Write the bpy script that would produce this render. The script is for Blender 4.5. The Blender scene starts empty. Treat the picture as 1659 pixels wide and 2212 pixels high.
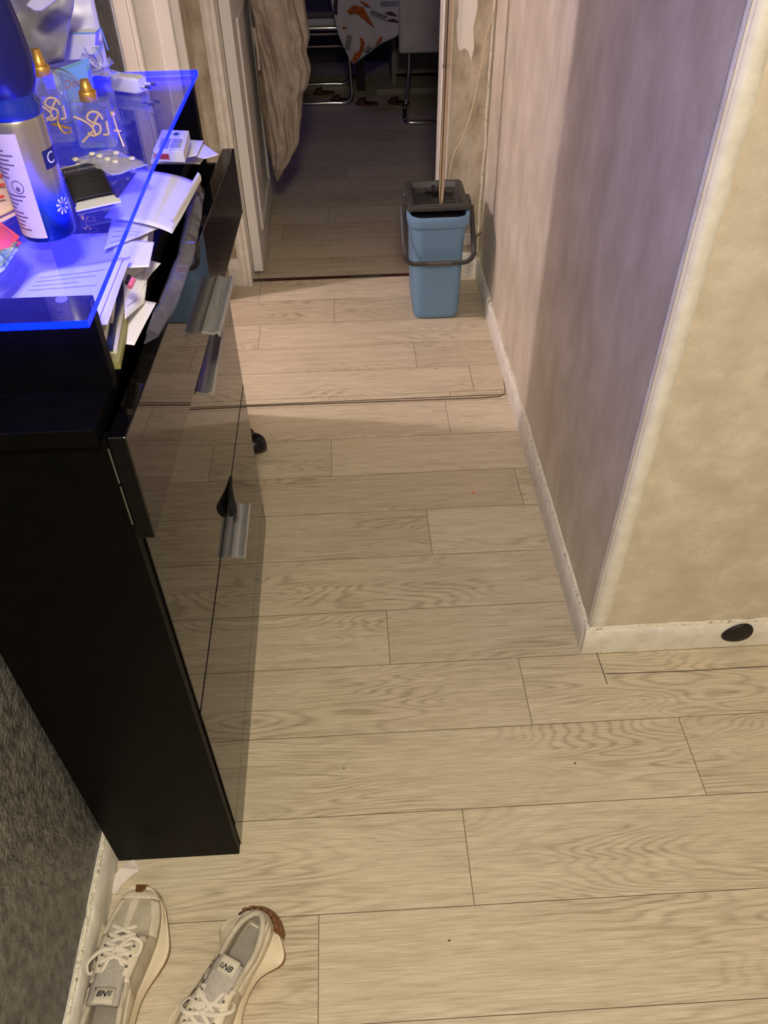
import bpy, bmesh, math, random
from mathutils import Vector, Matrix, noise
random.seed(7)
PI = math.pi
C = bpy.context.scene.collection
S = bpy.context.scene

# ------------------------------------------------------------------ camera
F_PX = 1729.238
CP = Vector((0, 0, 1.5))
RM = Matrix(((0.99854255, -0.04617538, 0.0279394),
             (-0.05207847, -0.68852335, 0.72334185),
             (-0.01416365, -0.72374265, -0.68992461)))      # columns: right, down, forward
cam = bpy.data.objects.new('camera', bpy.data.cameras.new('camera'))
C.objects.link(cam)
m3 = Matrix((RM.col[0], -RM.col[1], -RM.col[2])).transposed()
cam.matrix_world = Matrix.Translation(CP) @ m3.to_4x4()
cam.data.sensor_fit = 'VERTICAL'
cam.data.sensor_height = 24.0
cam.data.lens = F_PX / 2212 * 24.0
cam.data.clip_start = 0.02
S.camera = cam

# ------------------------------------------------------------------ view, world, lights
S.view_settings.view_transform = 'Standard'
S.view_settings.look = 'None'
S.view_settings.gamma = 1
S.view_settings.use_curve_mapping = False
S.view_settings.exposure = 0.0
S.cycles.max_bounces = 8
S.cycles.transparent_max_bounces = 16
S.cycles.caustics_reflective = True
S.cycles.caustics_refractive = False
S.cycles.blur_glossy = 0.6
S.cycles.sample_clamp_indirect = 40.0
S.cycles.use_denoising = True
w = bpy.data.worlds.new('world'); S.world = w; w.use_nodes = True
w.node_tree.nodes['Background'].inputs[0].default_value = (0.9, 0.85, 0.8, 1)
w.node_tree.nodes['Background'].inputs[1].default_value = 0.006


def area(name, loc, size, power, col, rot=(0, 0, 0), shape='DISK', size_y=None):
    l = bpy.data.lights.new(name, 'AREA'); l.shape = shape; l.size = size
    if size_y: l.size_y = size_y
    l.energy = power; l.color = col
    o = bpy.data.objects.new(name, l); C.objects.link(o); o.location = loc; o.rotation_euler = rot
    return o


def point(name, loc, r, power, col):
    l = bpy.data.lights.new(name, 'POINT'); l.shadow_soft_size = r; l.energy = power; l.color = col
    o = bpy.data.objects.new(name, l); C.objects.link(o); o.location = loc
    return o


point('ceiling_lamp_entry', (0.05, -0.28, 2.30), 0.13, 44, (1.0, 0.92, 0.78))
area('ceiling_lamp_entry_downlight', (0.05, -0.28, 2.28), 0.3, 20, (1.0, 0.92, 0.78))
point('ceiling_lamp_side_room', (-2.12, 2.34, 2.38), 0.04, 118, (1.0, 0.84, 0.92))
area('led_lamp_dining_room', (-0.7, 4.5, 2.3), 0.4, 2.2, (0.24, 0.18, 1.0))

# ------------------------------------------------------------------ helpers


def at(px, py, axis, val):
    """World point seen at photo pixel (px,py) on the plane axis=val."""
    d = RM @ Vector((px - 829.5, py - 1106.0, F_PX))
    t = (val - CP[axis]) / d[axis]
    return CP + d * t


def lin(c):
    return tuple(((x / 255 / 12.92) if x / 255 <= 0.04045 else ((x / 255 + 0.055) / 1.055) ** 2.4) for x in c)


def nd(nt, typ, **kw):
    n = nt.nodes.new(typ)
    for k, v in kw.items(): setattr(n, k, v)
    return n


def mat(name, col, rough=0.5, metal=0.0, spec=0.5, emit=None, estr=0, trans=0.0, ior=1.45, alpha=1, coat=0):
    m = bpy.data.materials.new(name); m.use_nodes = True
    b = m.node_tree.nodes['Principled BSDF']
    b.inputs['Base Color'].default_value = (*lin(col), 1)
    b.inputs['Roughness'].default_value = rough
    b.inputs['Metallic'].default_value = metal
    b.inputs['Specular IOR Level'].default_value = spec
    b.inputs['IOR'].default_value = ior
    b.inputs['Transmission Weight'].default_value = trans
    b.inputs['Coat Weight'].default_value = coat
    if emit:
        b.inputs['Emission Color'].default_value = (*emit, 1)
        b.inputs['Emission Strength'].default_value = estr
    return m


def noisy(name, c1, c2, scale=(5, 5, 5), detail=4, rough=0.6, bump=0.0, bscale=60, c3=None, spec=0.4, lo=0.35, hi=0.65, nrough=0.55, metal=0.0, bdist=0.002):
    """two or three colours mixed by stretched noise, with fine bump."""
    m = mat(name, c1, rough, metal, spec); nt = m.node_tree; b = nt.nodes['Principled BSDF']
    tc = nd(nt, 'ShaderNodeNewGeometry')
    mp = nd(nt, 'ShaderNodeMapping'); mp.inputs['Scale'].default_value = scale
    nt.links.new(tc.outputs['Position'], mp.inputs['Vector'])
    n = nd(nt, 'ShaderNodeTexNoise'); n.inputs['Scale'].default_value = 1; n.inputs['Detail'].default_value = detail
    n.inputs['Roughness'].default_value = nrough
    nt.links.new(mp.outputs[0], n.inputs['Vector'])
    r = nd(nt, 'ShaderNodeValToRGB')
    r.color_ramp.elements[0].position = lo; r.color_ramp.elements[0].color = (*lin(c1), 1)
    r.color_ramp.elements[1].position = hi; r.color_ramp.elements[1].color = (*lin(c2), 1)
    if c3:
        e = r.color_ramp.elements.new((lo + hi) / 2); e.color = (*lin(c3), 1)
    nt.links.new(n.outputs['Fac'], r.inputs[0]); nt.links.new(r.outputs[0], b.inputs['Base Color'])
    if bump:
        n2 = nd(nt, 'ShaderNodeTexNoise'); n2.inputs['Scale'].default_value = bscale; n2.inputs['Detail'].default_value = 3
        nt.links.new(tc.outputs['Position'], n2.inputs['Vector'])
        bp = nd(nt, 'ShaderNodeBump'); bp.inputs['Strength'].default_value = bump; bp.inputs['Distance'].default_value = bdist
        nt.links.new(n2.outputs['Fac'], bp.inputs['Height']); nt.links.new(bp.outputs[0], b.inputs['Normal'])
    return m


class MB:
    def __init__(s): s.v = []; s.f = []; s.mi = []; s.uv = {}

    def add(s, vs, fs, mi=0):
        k = len(s.v); s.v += [Vector(v) for v in vs]
        for f in fs: s.f.append([i + k for i in f]); s.mi.append(mi)
        return s

    def box(s, a, b, mi=0):
        x0, y0, z0 = a; x1, y1, z1 = b
        return s.add([(x0, y0, z0), (x1, y0, z0), (x1, y1, z0), (x0, y1, z0), (x0, y0, z1), (x1, y0, z1), (x1, y1, z1), (x0, y1, z1)],
                     [(3, 2, 1, 0), (4, 5, 6, 7), (0, 1, 5, 4), (1, 2, 6, 5), (2, 3, 7, 6), (3, 0, 4, 7)], mi)

    def hexa(s, p, mi=0):       # 8 points: bottom 4 ccw, top 4 ccw
        return s.add(p, [(3, 2, 1, 0), (4, 5, 6, 7), (0, 1, 5, 4), (1, 2, 6, 5), (2, 3, 7, 6), (3, 0, 4, 7)], mi)

    def loft(s, rings, close=True, cap=True, mi=0):
        n = len(rings[0]); k = len(s.v)
        for r in rings: s.v += [Vector(p) for p in r]
        m = n if close else n - 1
        for i in range(len(rings) - 1):
            for j in range(m):
                a = k + i * n + j; b = k + i * n + (j + 1) % n
                s.f.append([a, b, b + n, a + n]); s.mi.append(mi)
        if cap and close:
            s.f.append([k + j for j in range(n)][::-1]); s.mi.append(mi)
            q = k + (len(rings) - 1) * n
            s.f.append([q + j for j in range(n)]); s.mi.append(mi)
        return s

    def lathe(s, prof, c, n=32, axis='Z', mi=0):
        rings = []
        for r, h in prof:
            ring = []
            for i in range(n):
                a = 2 * PI * i / n; p = (r * math.cos(a), r * math.sin(a), h)
                if axis == 'X': p = (p[2], p[0], p[1])
                if axis == 'Y': p = (p[0], p[2], p[1])
                ring.append(Vector(p) + Vector(c))
            rings.append(ring)
        return s.loft(rings, mi=mi)

    def tube(s, pts, r, n=10, mi=0, flat=None, cap=True, up=None):
        """sweep; flat=(a,b) gives an oval of half sizes a (side) and b (up)."""
        pts = [Vector(p) for p in pts]; rings = []; last = None
        for i, p in enumerate(pts):
            t = (pts[min(i + 1, len(pts) - 1)] - pts[max(i - 1, 0)]).normalized()
            if last is None:
                u = Vector(up) if up else (Vector((0, 0, 1)) if abs(t.z) < 0.9 else Vector((0, 1, 0)))
            else: u = Vector(up) if up else last
            sd = t.cross(u).normalized(); u = sd.cross(t).normalized(); last = u
            rr = r[i] if isinstance(r, (list, tuple)) else r
            ra, rb = flat if flat else (rr, rr)
            rings.append([p + sd * ra * math.cos(2 * PI * k / n) + u * rb * math.sin(2 * PI * k / n) for k in range(n)])
        return s.loft(rings, mi=mi, cap=cap)

    def prism(s, poly, z0, z1, mi=0):
        n = len(poly)
        return s.loft([[(x, y, z0) for x, y in poly], [(x, y, z1) for x, y in poly]], mi=mi)

    def grid(s, fn, nu, nv, mi=0):
        k = len(s.v)
        for i in range(nu + 1):
            for j in range(nv + 1): s.v.append(Vector(fn(i / nu, j / nv)))
        for i in range(nu):
            for j in range(nv):
                a = k + i * (nv + 1) + j
                s.f.append([a, a + 1, a + nv + 2, a + nv + 1]); s.mi.append(mi)
        return s

    def xf(s, M):
        s.v = [M @ v for v in s.v]; return s

    def build(s, name, mats, parent=None, smooth=40, bevel=0, solid=0, sub=0, local=False, fixn=True):
        me = bpy.data.meshes.new(name); me.from_pydata(s.v, [], s.f)
        if not isinstance(mats, (list, tuple)): mats = [mats]
        for m in mats: me.materials.append(m)
        for p, mi in zip(me.polygons, s.mi): p.material_index = mi
        if fixn:
            bm = bmesh.new(); bm.from_mesh(me); bmesh.ops.recalc_face_normals(bm, faces=bm.faces); bm.to_mesh(me); bm.free()
        for p in me.polygons: p.use_smooth = smooth > 0
        if 0 < smooth < 180: me.set_sharp_from_angle(angle=math.radians(smooth))
        o = bpy.data.objects.new(name, me); C.objects.link(o)
        if parent:
            o.parent = parent
            if not local:
                M = Matrix.Identity(4); q = parent
                while q: M = q.matrix_basis @ M; q = q.parent
                me.transform(M.inverted())
        if bevel:
            b = o.modifiers.new('bevel', 'BEVEL'); b.width = bevel; b.segments = 3; b.limit_method = 'ANGLE'; b.angle_limit = math.radians(35)
            b.harden_normals = False
        if solid:
            b = o.modifiers.new('solid', 'SOLIDIFY'); b.thickness = solid; b.offset = 0
        if sub:
            b = o.modifiers.new('sub', 'SUBSURF'); b.levels = sub; b.render_levels = sub
        return o


def thing(name, label, cat, loc=(0, 0, 0), rz=0, group=None):
    o = bpy.data.objects.new(name, None); C.objects.link(o); o.location = loc; o.rotation_euler = (0, 0, rz)
    o.empty_display_size = 0.05
    o['label'] = label; o['category'] = cat
    if group: o['group'] = group
    return o


def tag(o, label, cat, group=None):
    o['label'] = label; o['category'] = cat
    if group: o['group'] = group
    return o


def struct(o, label=None):
    o['kind'] = 'structure'
    if label: o['label'] = label
    return o


def text_mesh(s, txt, size, M, mi=0, shear=0.0, bold=0.0):
    cu = bpy.data.curves.new('t', 'FONT'); cu.body = txt; cu.size = size; cu.shear = shear; cu.offset = bold
    cu.align_x = 'CENTER'; cu.align_y = 'CENTER'
    cu.resolution_u = 4
    ob = bpy.data.objects.new('t', cu); C.objects.link(ob)
    dg = bpy.context.evaluated_depsgraph_get(); me = bpy.data.meshes.new_from_object(ob.evaluated_get(dg))
    s.add([M @ v.co for v in me.vertices], [list(p.vertices) for p in me.polygons], mi)
    bpy.data.objects.remove(ob); bpy.data.curves.remove(cu); bpy.data.meshes.remove(me)
    return s


def frame(o, x, y):
    """matrix with origin o, x-axis along x, y-axis in plane of y."""
    x = Vector(x).normalized(); z = x.cross(Vector(y)).normalized(); y = z.cross(x)
    M = Matrix((x, y, z)).transposed().to_4x4(); M.translation = Vector(o)
    return M


def rrect(cx, cy, hw, hd, r, z, n=6):
    out = []
    for (sx, sy, a0) in ((1, 1, 0), (-1, 1, 90), (-1, -1, 180), (1, -1, 270)):
        for i in range(n + 1):
            a = math.radians(a0 + 90 * i / n)
            out.append((cx + sx * (hw - r) + r * math.cos(a), cy + sy * (hd - r) + r * math.sin(a), z))
    return out


def spline(pts, n=8):
    pts = [Vector(p) for p in pts]; P = [pts[0]] + pts + [pts[-1]]; out = []
    for i in range(1, len(P) - 2):
        for k in range(n):
            t = k / n; a, b, c, d = P[i - 1], P[i], P[i + 1], P[i + 2]
            out.append(0.5 * ((2 * b) + (c - a) * t + (2 * a - 5 * b + 4 * c - d) * t * t + (3 * b - a - 3 * c + d) * t ** 3))
    out.append(pts[-1]); return out


def lerp_table(T, x):
    if x <= T[0][0]: return T[0][1:]
    for a, b in zip(T, T[1:]):
        if x <= b[0]:
            t = (x - a[0]) / (b[0] - a[0]); t = t * t * (3 - 2 * t) * 0.5 + t * 0.5
            return tuple(p + (q - p) * t for p, q in zip(a[1:], b[1:]))
    return T[-1][1:]


# ------------------------------------------------------------------ materials
def floor_material(name, light, dark, bias=0.0):
    m = mat(name, light, 0.42, spec=0.35); nt = m.node_tree; L = nt.links.new; b = nt.nodes['Principled BSDF']
    uv = nd(nt, 'ShaderNodeUVMap'); uv.uv_map = 'grain'
    at_ = nd(nt, 'ShaderNodeAttribute'); at_.attribute_name = 'tone'

    def nz(sc, scale, detail, rough=0.5, dist=0.0):
        mp = nd(nt, 'ShaderNodeMapping'); mp.inputs['Scale'].default_value = sc; L(uv.outputs[0], mp.inputs[0])
        n = nd(nt, 'ShaderNodeTexNoise'); n.noise_dimensions = '3D'
        n.inputs['Scale'].default_value = scale; n.inputs['Detail'].default_value = detail
        n.inputs['Roughness'].default_value = rough; n.inputs['Distortion'].default_value = dist
        L(mp.outputs[0], n.inputs['Vector']); return n.outputs['Fac']

    def mth(op, a, b_=None, c=None):
        n = nd(nt, 'ShaderNodeMath', operation=op)
        for i, v in enumerate((a, b_, c)):
            if v is None: continue
            if isinstance(v, (int, float)): n.inputs[i].default_value = v
            else: L(v, n.inputs[i])
        return n.outputs[0]
    big = nz((1.3, 8.5, 1), 1.0, 2.4, 0.42, 0.25)
    rings = mth('SINE', mth('MULTIPLY', big, 205.0))
    rings = mth('MULTIPLY_ADD', rings, 0.5, 0.5)
    rings = mth('POWER', rings, 2.2)
    fib = nz((14, 320, 1), 1.0, 3, 0.6)
    fib2 = nz((3.5, 60, 1), 1.0, 3, 0.6)
    fine = nz((30, 900, 1), 1.0, 2, 0.6)
    msk = nz((2.2, 5, 3), 1.0, 2)
    mr = nd(nt, 'ShaderNodeMapRange'); mr.inputs['From Min'].default_value = 0.46; mr.inputs['From Max'].default_value = 0.60; L(msk, mr.inputs['Value'])
    rings_m = mth('MULTIPLY', rings, mth('MULTIPLY_ADD', mr.outputs[0], 0.28, 0.07))
    g = mth('ADD', rings_m, mth('MULTIPLY', mth('SUBTRACT', fib, 0.5), 1.15))
    g = mth('ADD', g, mth('MULTIPLY', mth('SUBTRACT', fib2, 0.5), 0.75))
    g = mth('ADD', g, mth('MULTIPLY', mth('SUBTRACT', fine, 0.5), 0.5))
    g = mth('ADD', g, mth('MULTIPLY', mth('SUBTRACT', at_.outputs['Fac'], 0.5), 0.22))
    g = mth('ADD', g, 0.24 + bias)
    # knots
    vo = nd(nt, 'ShaderNodeTexVoronoi'); mp = nd(nt, 'ShaderNodeMapping'); mp.inputs['Scale'].default_value = (2.3, 4.2, 1)
    L(uv.outputs[0], mp.inputs[0]); L(mp.outputs[0], vo.inputs['Vector']); vo.inputs['Scale'].default_value = 1
    kr = nd(nt, 'ShaderNodeMapRange'); kr.inputs['From Min'].default_value = 0.015; kr.inputs['From Max'].default_value = 0.045
    kr.inputs['To Min'].default_value = 0.55; kr.inputs['To Max'].default_value = 0; L(vo.outputs['Distance'], kr.inputs['Value'])
    g = mth('ADD', g, kr.outputs[0])
    r = nd(nt, 'ShaderNodeValToRGB'); e = r.color_ramp.elements
    e[0].position = 0.0; e[0].color = (*lin(light), 1); e[1].position = 1.0; e[1].color = (*lin(dark), 1)
    L(g, r.inputs[0]); L(r.outputs[0], b.inputs['Base Color'])
    bp = nd(nt, 'ShaderNodeBump'); bp.inputs['Strength'].default_value = 0.25; bp.inputs['Distance'].default_value = 0.0006
    L(fib, bp.inputs['Height']); L(bp.outputs[0], b.inputs['Normal'])
    return m


M_floor = floor_material('vinyl_plank_print', (216, 203, 175), (144, 127, 99))
M_seam = mat('plank_seam', (105, 88, 66), 0.7)
M_suede = noisy('suede_paint', (198, 186, 164), (234, 223, 202), (11, 11, 13), 9, 0.62, 0.5, 120, c3=(214, 202, 181), lo=0.30, hi=0.72, nrough=0.66)
M_suede_v = noisy('suede_paint_streaked', (204, 193, 171), (234, 224, 205), (10, 10, 5.5), 8, 0.6, 0.25, 160, c3=(218, 207, 186), lo=0.32, hi=0.68, nrough=0.6)
M_dark = noisy('dark_textured_paint', (78, 78, 76), (130, 128, 122), (70, 70, 40), 7, 0.40, 1.0, 140, spec=0.7, bdist=0.006)
M_plaster = noisy('old_plaster', (160, 146, 122), (222, 212, 192), (16, 16, 9), 8, 0.8, 0.8, 60, c3=(200, 188, 164), lo=0.3, hi=0.7, nrough=0.7, bdist=0.004)
M_cream = noisy('chipped_cream_paint', (226, 220, 206), (242, 238, 226), (25, 25, 25), 6, 0.45, 0.6, 90, lo=0.3, hi=0.6)
M_creamdirty = noisy('dirty_paint_bead', (120, 104, 80), (238, 230, 208), (70, 70, 70), 8, 0.55, 1.0, 120, lo=0.30, hi=0.46, nrough=0.7, bdist=0.006)
M_white = noisy('white_wall_paint', (216, 206, 188), (228, 220, 204), (3, 3, 3), 3, 0.7)
M_door = mat('door_paint_cream', (240, 236, 228), 0.4)
M_carcass = noisy('black_satin_board', (4, 4, 4), (8, 7, 6), (30, 30, 30), 4, 0.5, 0.12, 300, spec=0.1)
M_gloss = mat('black_high_gloss', (6, 5, 5), 0.015, spec=0.5)
M_alu = noisy('brushed_aluminium', (186, 188, 184), (206, 207, 203), (400, 20, 400), 2, 0.42, 0.1, 300, metal=0.75)
M_chrome = mat('chrome', (200, 200, 200), 0.12, 1.0)
M_gold = mat('gold_metal', (240, 190, 90), 0.32, 0.85)
M_goldpale = mat('pale_gold_metal', (250, 220, 150), 0.4, 0.5)
M_blackp = mat('black_plastic', (22, 22, 23), 0.4)


def cutter_mix(name, tint, gloss_rough, trans_amt, emit=None, estr=0.0, bump=0, var=False):
    """clear film or glass plate: fresnel gloss over clear transmission."""
    m = bpy.data.materials.new(name); m.use_nodes = True; nt = m.node_tree; L = nt.links.new
    for n in list(nt.nodes): nt.nodes.remove(n)
    out = nd(nt, 'ShaderNodeOutputMaterial'); lw = nd(nt, 'ShaderNodeLayerWeight'); lw.inputs['Blend'].default_value = 0.5
    pw = nd(nt, 'ShaderNodeMath', operation='POWER'); L(lw.outputs['Facing'], pw.inputs[0]); pw.inputs[1].default_value = 5
    fr = nd(nt, 'ShaderNodeMath', operation='MULTIPLY_ADD'); L(pw.outputs[0], fr.inputs[0]); fr.inputs[1].default_value = 0.90; fr.inputs[2].default_value = 0.045
    tr = nd(nt, 'ShaderNodeBsdfTransparent'); tr.inputs[0].default_value = (*tint, 1)
    gl = nd(nt, 'ShaderNodeBsdfGlossy'); gl.inputs['Roughness'].default_value = gloss_rough
    df = nd(nt, 'ShaderNodeBsdfDiffuse'); df.inputs[0].default_value = (0.8, 0.8, 0.85, 1)
    m1 = nd(nt, 'ShaderNodeMixShader'); m1.inputs[0].default_value = 1 - trans_amt
    L(tr.outputs[0], m1.inputs[1]); L(df.outputs[0], m1.inputs[2])
    m2 = nd(nt, 'ShaderNodeMixShader'); L(fr.outputs[0], m2.inputs[0]); L(m1.outputs[0], m2.inputs[1]); L(gl.outputs[0], m2.inputs[2])
    last = m2.outputs[0]
    if bump:
        g = nd(nt, 'ShaderNodeNewGeometry'); n = nd(nt, 'ShaderNodeTexNoise'); n.inputs['Scale'].default_value = 45; n.inputs['Detail'].default_value = 3
        L(g.outputs['Position'], n.inputs['Vector'])
        bp = nd(nt, 'ShaderNodeBump'); bp.inputs['Strength'].default_value = bump; bp.inputs['Distance'].default_value = 0.01
        L(n.outputs['Fac'], bp.inputs['Height'])
        for q in (gl, df): L(bp.outputs[0], q.inputs['Normal'])
        L(bp.outputs[0], lw.inputs['Normal'])
    if emit:
        em = nd(nt, 'ShaderNodeEmission'); em.inputs[0].default_value = (*emit, 1); em.inputs[1].default_value = estr
        ad = nd(nt, 'ShaderNodeAddShader'); L(last, ad.inputs[0]); L(em.outputs[0], ad.inputs[1]); last = ad.outputs[0]
        if var:   # edge-lit glass: glow of the LED clips at the back fades along the plate
            g = nd(nt, 'ShaderNodeNewGeometry')
            tot = None
            for cl, k, rad in (((-0.42, 1.22, 1.12), 1.1, 0.20), ((-0.40, 0.86, 1.12), 0.9, 0.22), ((-0.27, 0.78, 1.12), 0.35, 0.2)):
                vm = nd(nt, 'ShaderNodeVectorMath', operation='DISTANCE'); L(g.outputs['Position'], vm.inputs[0]); vm.inputs[1].default_value = cl
                mr = nd(nt, 'ShaderNodeMapRange'); mr.interpolation_type = 'SMOOTHSTEP'
                mr.inputs['From Min'].default_value = 0; mr.inputs['From Max'].default_value = rad * 1.6
                mr.inputs['To Min'].default_value = k; mr.inputs['To Max'].default_value = 0; L(vm.outputs['Value'], mr.inputs['Value'])
                if tot is None: tot = mr.outputs[0]
                else:
                    ma = nd(nt, 'ShaderNodeMath', operation='ADD'); L(tot, ma.inputs[0]); L(mr.outputs[0], ma.inputs[1]); tot = ma.outputs[0]
            ma = nd(nt, 'ShaderNodeMath', operation='MULTIPLY_ADD'); L(tot, ma.inputs[0]); ma.inputs[1].default_value = estr; ma.inputs[2].default_value = estr * 0.10
            L(ma.outputs[0], em.inputs[1])
    L(last, out.inputs[0])
    return m


M_shelf = cutter_mix('led_lit_glass', (0.90, 0.92, 1.0), 0.02, 1.0, (0.03, 0.03, 1.0), 0.17, var=True)
M_edge = mat('led_lit_glass_edge', (0, 40, 255), 0.3, emit=(0.0, 0.00035, 1.0), estr=80)
M_film = cutter_mix('clear_plastic_film', (0.95, 0.95, 0.97), 0.10, 0.93, bump=0.35)
M_film2 = cutter_mix('milky_plastic_film', (0.9, 0.9, 0.92), 0.15, 0.74, bump=0.9)
M_bottleglass = cutter_mix('bottle_glass', (0.90, 0.92, 0.96), 0.03, 0.90)
M_paper = noisy('white_paper', (228, 226, 224), (240, 238, 236), (8, 8, 8), 2, 0.7)
M_ink = mat('printed_ink', (70, 70, 95), 0.7)
M_inkl = mat('pale_print', (150, 150, 180), 0.7)

# ------------------------------------------------------------------ FLOOR
fl = MB(); grains = []; tones = []


def plank(x0, x1, y0, y1, z=0.0, tone=None):
    g = 0.0007
    fl.add([(x0 + g, y0 + g, z), (x1 - g, y0 + g, z), (x1 - g, y1 - g, z), (x0 + g, y1 - g, z)], [(0, 1, 2, 3)], 0)
    ox, oy = random.uniform(0, 60), random.uniform(0, 60)
    t = random.random() if tone is None else tone
    grains.append([(ox, oy), (ox + x1 - x0, oy), (ox + x1 - x0, oy + y1 - y0), (ox, oy + y1 - y0)]); tones.append(t)


def row(y0, y1, xa, xb, joints, length=1.28, z=0.0):
    js = sorted(joints) or [random.uniform(xa, xa + length)]
    while js[0] - length > xa: js.insert(0, js[0] - length)
    while js[-1] + length < xb: js.append(js[-1] + length)
    e = [xa] + [j for j in js if xa < j < xb] + [xb]
    for a, b in zip(e, e[1:]): plank(a, b, y0, y1, z)


def jx(px, py): return at(px, py, 2, 0).x
rows = [(0.37, 0.543, [jx(688, 2090)]), (0.543, 0.723, [jx(1010, 1840)]), (0.723, 0.899, [jx(1502, 1650)]), (0.899, 1.072, [jx(1137, 1505)]),
        (1.072, 1.23, [jx(839, 1380)]), (1.23, 1.405, [jx(839, 1380) + 0.75]), (1.405, 1.576, [jx(929, 1160)]), (1.576, 1.729, [jx(1125, 1065)]), (1.729, 1.899, [jx(716, 990)]),
        (1.899, 2.07, [-1.0])]
y = 0.37
while y > -2.0:
    rows.append((y - 0.172, y, [random.uniform(-0.5, 0.9)])); y -= 0.172
for (a, b, js) in rows: row(a, b, -0.6 if a > 0.9 else -0.6, 0.53 if a >= 1.0 else 2.6, js)
row(1.072, 1.10, 0.53, 2.6, [0.68])
far = [(2.09, 2.115, [0.3]), (2.115, 2.262, [-0.9]), (2.262, 2.414, [jx(897, 768)]), (2.414, 2.576, [jx(561, 722)]), (2.576, 2.745, [jx(722, 670)]), (2.745, 2.905, [-0.35])]
for a, b, js in far: row(a, b, -3.2 if a > 2.0 else -0.6, 0.56, js, z=0.002)
row(2.07, 2.09, -3.2, 0.56, [jx(655, 865)], z=0.0)
yy = 2.925
for k in range(20):
    row(yy, yy + 0.165, -2.0, 2.2, [random.uniform(-0.4, 0.5)]); yy += 0.165
for k in range(6): row(2.07 - 0.165 * (k + 1), 2.07 - 0.165 * k, -3.2, -0.6, [random.uniform(-2.8, -0.8)])
row(2.905, 3.07, -3.2, -0.6, [-2.0]); row(3.07, 3.235, -3.2, -0.6, [-1.5])
np_ = len(fl.f)
fl.box((-3.3, -2.1, -0.03), (2.7, 6.3, -0.0009), 1)
me_floor = fl.build('floor', [M_floor, M_seam], smooth=0, fixn=False)
me = me_floor.data
uvl = me.uv_layers.new(name='grain'); ta = me.attributes.new('tone', 'FLOAT', 'FACE')
for i in range(np_):
    p = me.polygons[i]
    for k, li in enumerate(p.loop_indices): uvl.data[li].uv = grains[i][k]
    ta.data[i].value = tones[i]
struct(me_floor, 'pale oak plank print vinyl floor running through hall and rooms')

# raised front lip of the far vinyl sheet, with its rounded corner
lip = MB()
pl = [(-0.6, 2.086), (0.40, 2.076), (0.455, 2.080), (0.474, 2.092), (0.480, 2.115), (0.486, 2.20)]
for a, b in zip(pl, pl[1:]):
    a = Vector((*a, 0)); b = Vector((*b, 0)); nn = (b - a).cross(Vector((0, 0, 1))).normalized() * 0.0022
    lip.hexa([a + nn, b + nn, b - nn, a - nn, a + nn * 0.2 + Vector((0, 0, .0026)), b + nn * 0.2 + Vector((0, 0, .0026)), b - nn + Vector((0, 0, .0026)), a - nn + Vector((0, 0, .0026))])
struct(lip.build('trim_1', M_seam, smooth=0), 'dark raised lip where the far vinyl sheet overlaps the near one')
cut = MB()
for a, b in (((1285, 1400), (1312, 1478)), ((1308, 1456), (1500, 1449)), ((1500, 1449), (1659, 1439))):
    a = at(*a, 2, 0.0); b = at(*b, 2, 0.0); nn = (b - a).cross(Vector((0, 0, 1))).normalized() * 0.0008
    cut.hexa([a + nn, b + nn, b - nn, a - nn, a + nn + Vector((0, 0, .0007)), b + nn + Vector((0, 0, .0007)), b - nn + Vector((0, 0, .0007)), a - nn + Vector((0, 0, .0007))])
struct(cut.build('trim_2', mat('cut_line', (60, 50, 38), 0.8), smooth=0), 'dark cut line of the vinyl patch beside the wall corner')
th = MB().box((-0.38, 2.905, -0.001), (0.33, 2.927, 0.003))
th.box((0.0, 2.9, 0.002), (0.12, 2.925, 0.0045), 1)
struct(th.build('trim_3', [mat('threshold_brown', (70, 42, 25), 0.5), mat('worn_metal', (150, 140, 130), 0.4, 0.8)], smooth=0), 'brown threshold strip under the open door')

# ------------------------------------------------------------------ WALLS
XW = 0.497; YB = 2.89; YC = 1.09


def wall(name, a, b, m, label=None): return struct(MB().box(a, b).build(name, m, smooth=0), label)


wall('wall_right', (XW, YC + 0.004, 0), (XW + 0.12, YB + 0.1, 2.6), M_suede_v, 'streaky suede painted hallway wall on the right')
wall('wall_front_right', (XW + 0.004, YC, 0), (2.7, YC + 0.1, 2.6), M_suede, 'tan suede painted wall facing the camera at the right')
wall('wall_left', (-0.60, -2.1, 0), (-0.497, 2.065, 2.6), M_dark, 'dark grey textured wall on the left')
wall('wall_left_rear', (-0.60, 2.775, 0), (-0.468, 2.99, 2.6), M_plaster, 'narrow plaster return between side opening and far door')
wall('wall_left_header', (-0.60, 2.065, 2.06), (-0.497, 2.775, 2.6), M_white)
wall('wall_back_left', (-0.468, YB, 0), (-0.385, YB + 0.1, 2.6), M_plaster, 'stained plaster beside the left door frame')
wall('wall_back_right', (0.345, YB, 0), (XW + 0.004, YB + 0.1, 2.6), M_plaster, 'patchy peeling plaster behind the mop bucket')
wall('wall_back_header', (-0.385, YB, 2.02), (0.345, YB + 0.1, 2.6), M_plaster)
wall('wall_light_blocker', (-0.497, YC, 1.97), (XW + 0.004, YC + 0.12, 2.6), M_suede)  # unseen beam added to hold back entry lamp light from the far end
wall('wall_rear', (-0.6, -2.2, 0), (2.7, -2.1, 2.6), M_white)
wall('wall_far_right', (2.6, -2.1, 0), (2.7, YC, 2.6), M_suede)
M_side = mat('side_room_paint', (150, 140, 128), 0.8)
wall('wall_side_room', (-3.3, 1.1, 0), (-3.2, 3.2, 2.6), M_side)
wall('wall_side_room_near', (-3.2, 1.1, 0), (-0.6, 1.2, 2.6), M_side)
wall('wall_side_room_back', (-3.2, 2.99, 0), (-0.468, 3.09, 2.6), M_side)
M_dusk = mat('dining_wall_paint', (66, 61, 58), 0.8)
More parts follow.
